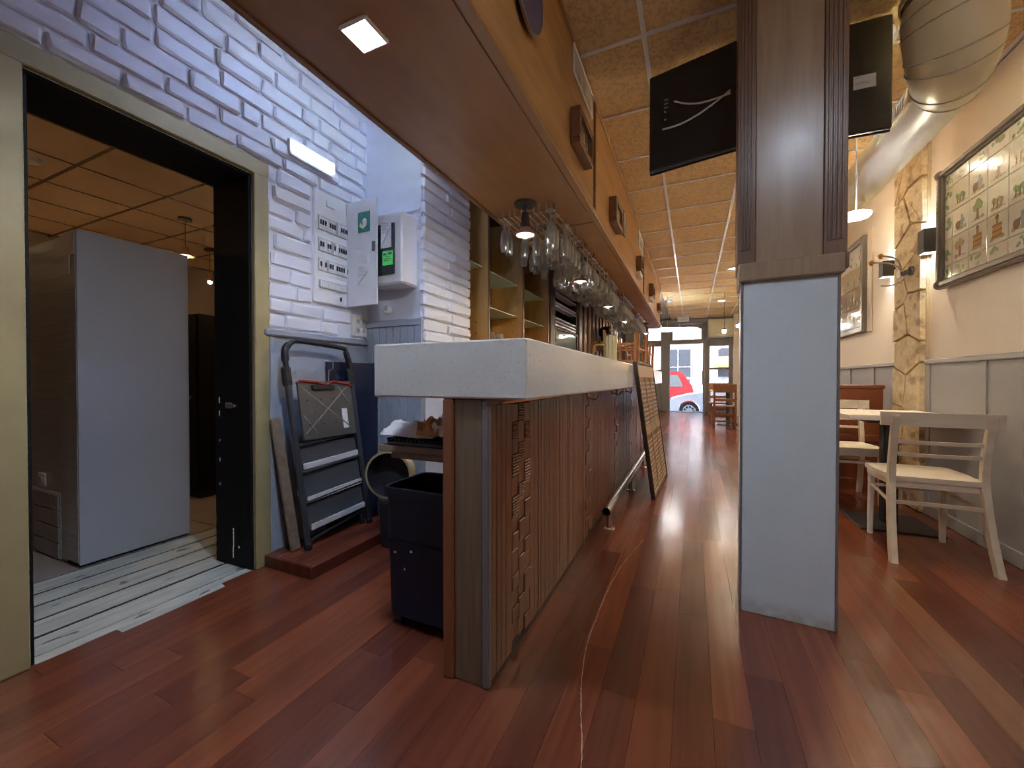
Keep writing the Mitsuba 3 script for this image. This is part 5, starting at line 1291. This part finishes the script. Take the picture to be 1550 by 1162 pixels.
for k, (y, x) in enumerate(((3.34, -1.72), (3.42, -1.76), (3.50, -1.71), (3.57, -1.76))):
    key = numbered('stem_glass')
    scene[key] = mikit.ply(lathe([(0.0001, 0.0), (0.034, 0.002), (0.034, 0.004), (0.006, 0.010), (0.0042, 0.085), (0.012, 0.095), (0.034, 0.12), (0.040, 0.155), (0.034, 0.205)], 18, (x, y, 1.2352)), 'glassware', smooth=60)
    note(key, 'clear stemmed glass standing on the pine shelving behind the counter', 'glass', 'stemmed glasses on the shelving')
# dark bottle display with slanting metal shelves
t = thing('bottle_display', 'dark glazed bottle display with slanting metal racks behind the bar', 'display cabinet')
add('carcass', cat([bx(bxk, bxf - 0.02, 4.70, 4.74, 0, 2.6), bx(bxk, bxf - 0.02, 5.98, 6.02, 0, 2.6), bx(bxk, bxk + 0.02, 4.74, 5.98, 0, 2.6), bx(bxk, bxf - 0.02, 4.74, 5.98, 1.0, 1.04)]), 'black_plastic', t)
add('post', bx(bxf - 0.03, bxf + 0.01, 4.68, 4.86, 0, 2.6, 0.004), 'dark_brown', t)
for k, z in enumerate((2.24, 2.19, 2.12, 1.99, 1.95, 1.79, 1.745, 1.70)):
    y0, y1 = 4.90, 5.97
    add('rack_rail', bx(bxf - 0.12 + 0.03 * (k % 2), bxf - 0.02, y0, y1, z, z + 0.028, 0.004), 'louvre_metal', t)
add('lower_pane', bx(bxf - 0.02, bxf - 0.012, 4.90, 5.96, 1.06, 1.66), 'car_glass', t)
add('pane_frame', cat([bx(bxf - 0.02, bxf + 0.006, 4.88, 4.92, 1.04, 1.68, 0.003), bx(bxf - 0.02, bxf + 0.006, 5.94, 5.98, 1.04, 1.68, 0.003), bx(bxf - 0.02, bxf + 0.006, 4.92, 5.94, 1.65, 1.68, 0.003)]), 'dark_brown', t)
t = thing('slat_screen', 'screen of upright brown laths behind the bar beyond the bottle display', 'screen')
for k in range(9):
    y = 6.10 + 0.30 * k
    add('lath', bx(bxf - 0.03, bxf, y, y + 0.15, 0.9, 2.45, 0.004), 'lath_brown', t, tone=rnd.random())
add('backing', bx(bxk, bxk + 0.02, 6.05, 8.75, 0.8, 2.5), 'black_matte', t)
add('base', bx(bxk, bxf + 0.0, 6.05, 8.75, 0.0, 0.9), 'dark_brown', t)
for z in (1.18, 1.42):
    add('inner_shelf', bx(bxk + 0.02, bxf - 0.04, 6.05, 8.75, z, z + 0.02), 'grey_plastic', t)
t = thing('bar_shelf_box', 'pale wooden shelf with a black round appliance far behind the bar', 'shelf')
add('board', bx(-1.60, -1.22, 7.0, 8.1, 1.63, 1.67, 0.006), 'shelf_pine', t, tone=0.8)
add('bracket', bx(-1.60, -1.25, 7.1, 7.13, 1.5, 1.63, 0.003), 'dark_brown', t)
add('bracket', bx(-1.60, -1.25, 7.9, 7.93, 1.5, 1.63, 0.003), 'dark_brown', t)
t = thing('black_appliance', 'black rounded appliance with a pale badge on the far bar shelf', 'appliance')
s = trimesh.creation.icosphere(3, 1.0); v, f = tm(s)
v = np.sign(v) * np.abs(v) ** 0.6
add('body', (v * [0.15, 0.28, 0.15] + [-1.42, 7.5, 1.822], f), 'black_plastic', t, smooth=True)
add('badge', bx(-1.275, -1.268, 7.42, 7.56, 1.80, 1.87, 0.003), 'paper', t)

# ================================================================== FAR END
def brown_chair(x, y, rz, label):
    t = thing('dining_chair', label, 'chair')
    def A(name, m): add(name, mv(m, (x, y, 0), rz), 'chair_brown', t, tone=rnd.random())
    A('seat', bx(-0.21, 0.21, -0.21, 0.20, 0.43, 0.46, 0.008))
    for s in (-1, 1):
        A('leg', bx(s * 0.19 - 0.02, s * 0.19 + 0.02, -0.20, -0.16, 0, 0.43, 0.004))
        A('rear_post', bar((s * 0.19, 0.19, 0.0), (s * 0.19, 0.23, 0.90), 0.038, 0.038, (0, 1, 0), 0.005))
        A('side_stretcher', bx(s * 0.19 - 0.01, s * 0.19 + 0.01, -0.18, 0.19, 0.16, 0.195, 0.003))
    A('top_rail', bar((-0.21, 0.226, 0.82), (0.21, 0.226, 0.82), 0.022, 0.17, (0, 0, 1), 0.006))
    A('back_rail', bar((-0.19, 0.212, 0.58), (0.19, 0.212, 0.58), 0.02, 0.06, (0, 0, 1), 0.004))
    A('rear_stretcher', bx(-0.19, 0.19, 0.18, 0.205, 0.27, 0.31, 0.003))
    A('rear_stretcher', bx(-0.19, 0.19, 0.18, 0.205, 0.13, 0.165, 0.003))
    A('front_stretcher', bx(-0.19, 0.19, -0.19, -0.17, 0.20, 0.235, 0.003))
brown_chair(0.60, 9.35, PI, 'dark brown wooden chair near the entrance, its broad back towards the bar')
brown_chair(0.58, 10.55, 0.05, 'dark brown wooden chair on the far side of the entrance table')
t = thing('entrance_table', 'small pale topped table between the dark brown chairs near the entrance', 'table')
add('top', bx(0.36, 1.06, 9.68, 10.25, 0.735, 0.765, 0.006), 'table_white', t)
add('column', cyl((0.71, 9.96, 0.02), (0.71, 9.96, 0.735), 0.035, 16), 'dark_metal', t, smooth=40)
add('base', lathe([(0.001, 0.025), (0.05, 0.03), (0.22, 0.012), (0.225, 0.0)], 28, (0.71, 9.96, 0)), 'dark_metal', t, smooth=40)
t = thing('air_conditioner', 'cream air conditioner box high beside the street door', 'air conditioner')
add('body', bx(0.40, 1.06, 12.62, 12.97, 2.20, 2.70, 0.02), 'tap_cream', t)
add('front_panel', bx(0.42, 1.04, 12.605, 12.625, 2.30, 2.68, 0.008), 'tap_cream', t)
for k in range(3):
    add('flap', bx(0.44, 1.02, 12.606, 12.62, 2.215 + 0.026 * k, 2.233 + 0.026 * k, 0.003), 'duct_cream', t)
t = thing('wood_column', 'pale wooden column beside the far right window', 'column')
add('shaft', bx(1.02, 1.25, 12.4, 12.6, 0.0, 2.79, 0.006), 'chair_white', t, tone=0.4)
add('capital', bx(0.99, 1.28, 12.37, 12.62, 2.30, 2.38, 0.006), 'chair_white', t, tone=0.2)

# ================================================================== STREET
SZ = -0.42
struct('street', bx(-30, 30, YF + 0.3, 60, SZ - 0.2, SZ), 'asphalt', label='sunlit grey street outside')
wbx = struct('house_front', bx(-14, 14, 24.0, 24.5, SZ, 9.5), 'facade', label='white house front across the street')
for i in range(-5, 7):
    for j in range(3):
        x0, z0 = -1.35 + 2.6 * i, 1.15 + 3.0 * j
        w = add('window', bx(x0, x0 + 1.25, 23.96, 24.02, z0, z0 + 1.5), 'facade_dark', wbx)
        add('frame', cat([bx(x0 - 0.06, x0, 23.93, 24.0, z0 - 0.06, z0 + 1.56), bx(x0 + 1.25, x0 + 1.31, 23.93, 24.0, z0 - 0.06, z0 + 1.56), bx(x0 + 0.6, x0 + 0.65, 23.93, 24.0, z0, z0 + 1.5), bx(x0, x0 + 1.25, 23.93, 24.0, z0 + 0.5, z0 + 0.55)]), 'facade', w)
dd = add('shop_door', bx(-1.45, -0.1, 23.95, 24.02, SZ, 1.0), 'facade_dark', wbx)
add('door_frame', cat([bx(-1.5, -1.42, 23.9, 24.0, SZ, 1.05), bx(-0.82, -0.74, 23.9, 24.0, SZ, 1.0), bx(-0.13, -0.05, 23.9, 24.0, SZ, 1.05)]), 'facade', dd)
aw = add('awning', prism([(23.0, 1.75), (24.0, 2.25), (24.0, 2.15), (23.02, 1.62)], 1.0, 3.6, 'x'), 'awning_orange', wbx, label='orange shop awning')
def car(x, y, z, m, label, flip, side, glass, wheels, y2=1.7, lamp=0.7):
    t = thing('car', label, 'car')
    L = side[-1][0]
    po = sg.Polygon(side)
    for wx in wheels:
        po = po.difference(sg.Point(wx, 0.32).buffer(0.36))
    po = po.buffer(0.05).buffer(-0.05)
    def put(mesh):
        v, f = mesh
        v = np.array(v); v[:, 0] *= flip
        return v + [x, y, z], (f if flip > 0 else f[:, ::-1])
    add('body', put(prism(po, 0, y2, 'y')), m, t)
    add('side_window', put(prism(sg.Polygon(glass), -0.012, 0.0, 'y')), 'car_glass', t)
    for wx in wheels:
        w = add('wheel', put(tube([(wx, -0.01, 0.32), (wx, 0.2, 0.32)], 0.32, 28)), 'tyre', t, smooth=40)
        add('rim', put(tube([(wx, -0.03, 0.32), (wx, 0.0, 0.32)], 0.215, 24)), 'grey_plastic', w, smooth=40)
        add('rim_holes', put(cat([tube([(wx + 0.145 * math.cos(a), -0.034, 0.32 + 0.145 * math.sin(a)), (wx + 0.145 * math.cos(a), -0.029, 0.32 + 0.145 * math.sin(a))], 0.036, 10) for a in np.arange(9) * 2 * PI / 9])), 'tyre', w)
    add('bumper', put(bx(-0.04, 0.10, 0.02, y2 - 0.02, 0.22, 0.45, 0.03)), m, t)
    add('lamp', put(bx(-0.02, 0.06, 0.0, 0.16, lamp, lamp + 0.13, 0.02)), 'white_plastic', t)
    return t
car(-0.80, 15.2, SZ, 'car_white', 'white car parked right outside the street door', 1,
    [(0, 0.22), (0, 0.62), (0.10, 0.74), (0.7, 0.90), (1.25, 0.98), (1.95, 1.45), (3.3, 1.48), (3.95, 1.0), (4.1, 0.85), (4.1, 0.22)],
    [(1.45, 1.0), (1.98, 1.38), (3.2, 1.40), (3.7, 1.02)], (0.70, 3.3), 1.6, 0.62)
car(0.06, 18.3, SZ, 'car_red', 'red car parked behind the white car in the street', -1,
    [(0, 0.25), (0.0, 0.85), (0.05, 1.08), (0.42, 1.70), (0.6, 1.76), (2.2, 1.74), (2.95, 1.15), (4.1, 0.98), (4.2, 0.85), (4.2, 0.25)],
    [(0.42, 1.12), (0.62, 1.60), (2.1, 1.60), (2.7, 1.12)], (0.75, 3.4), 1.7, 0.95)
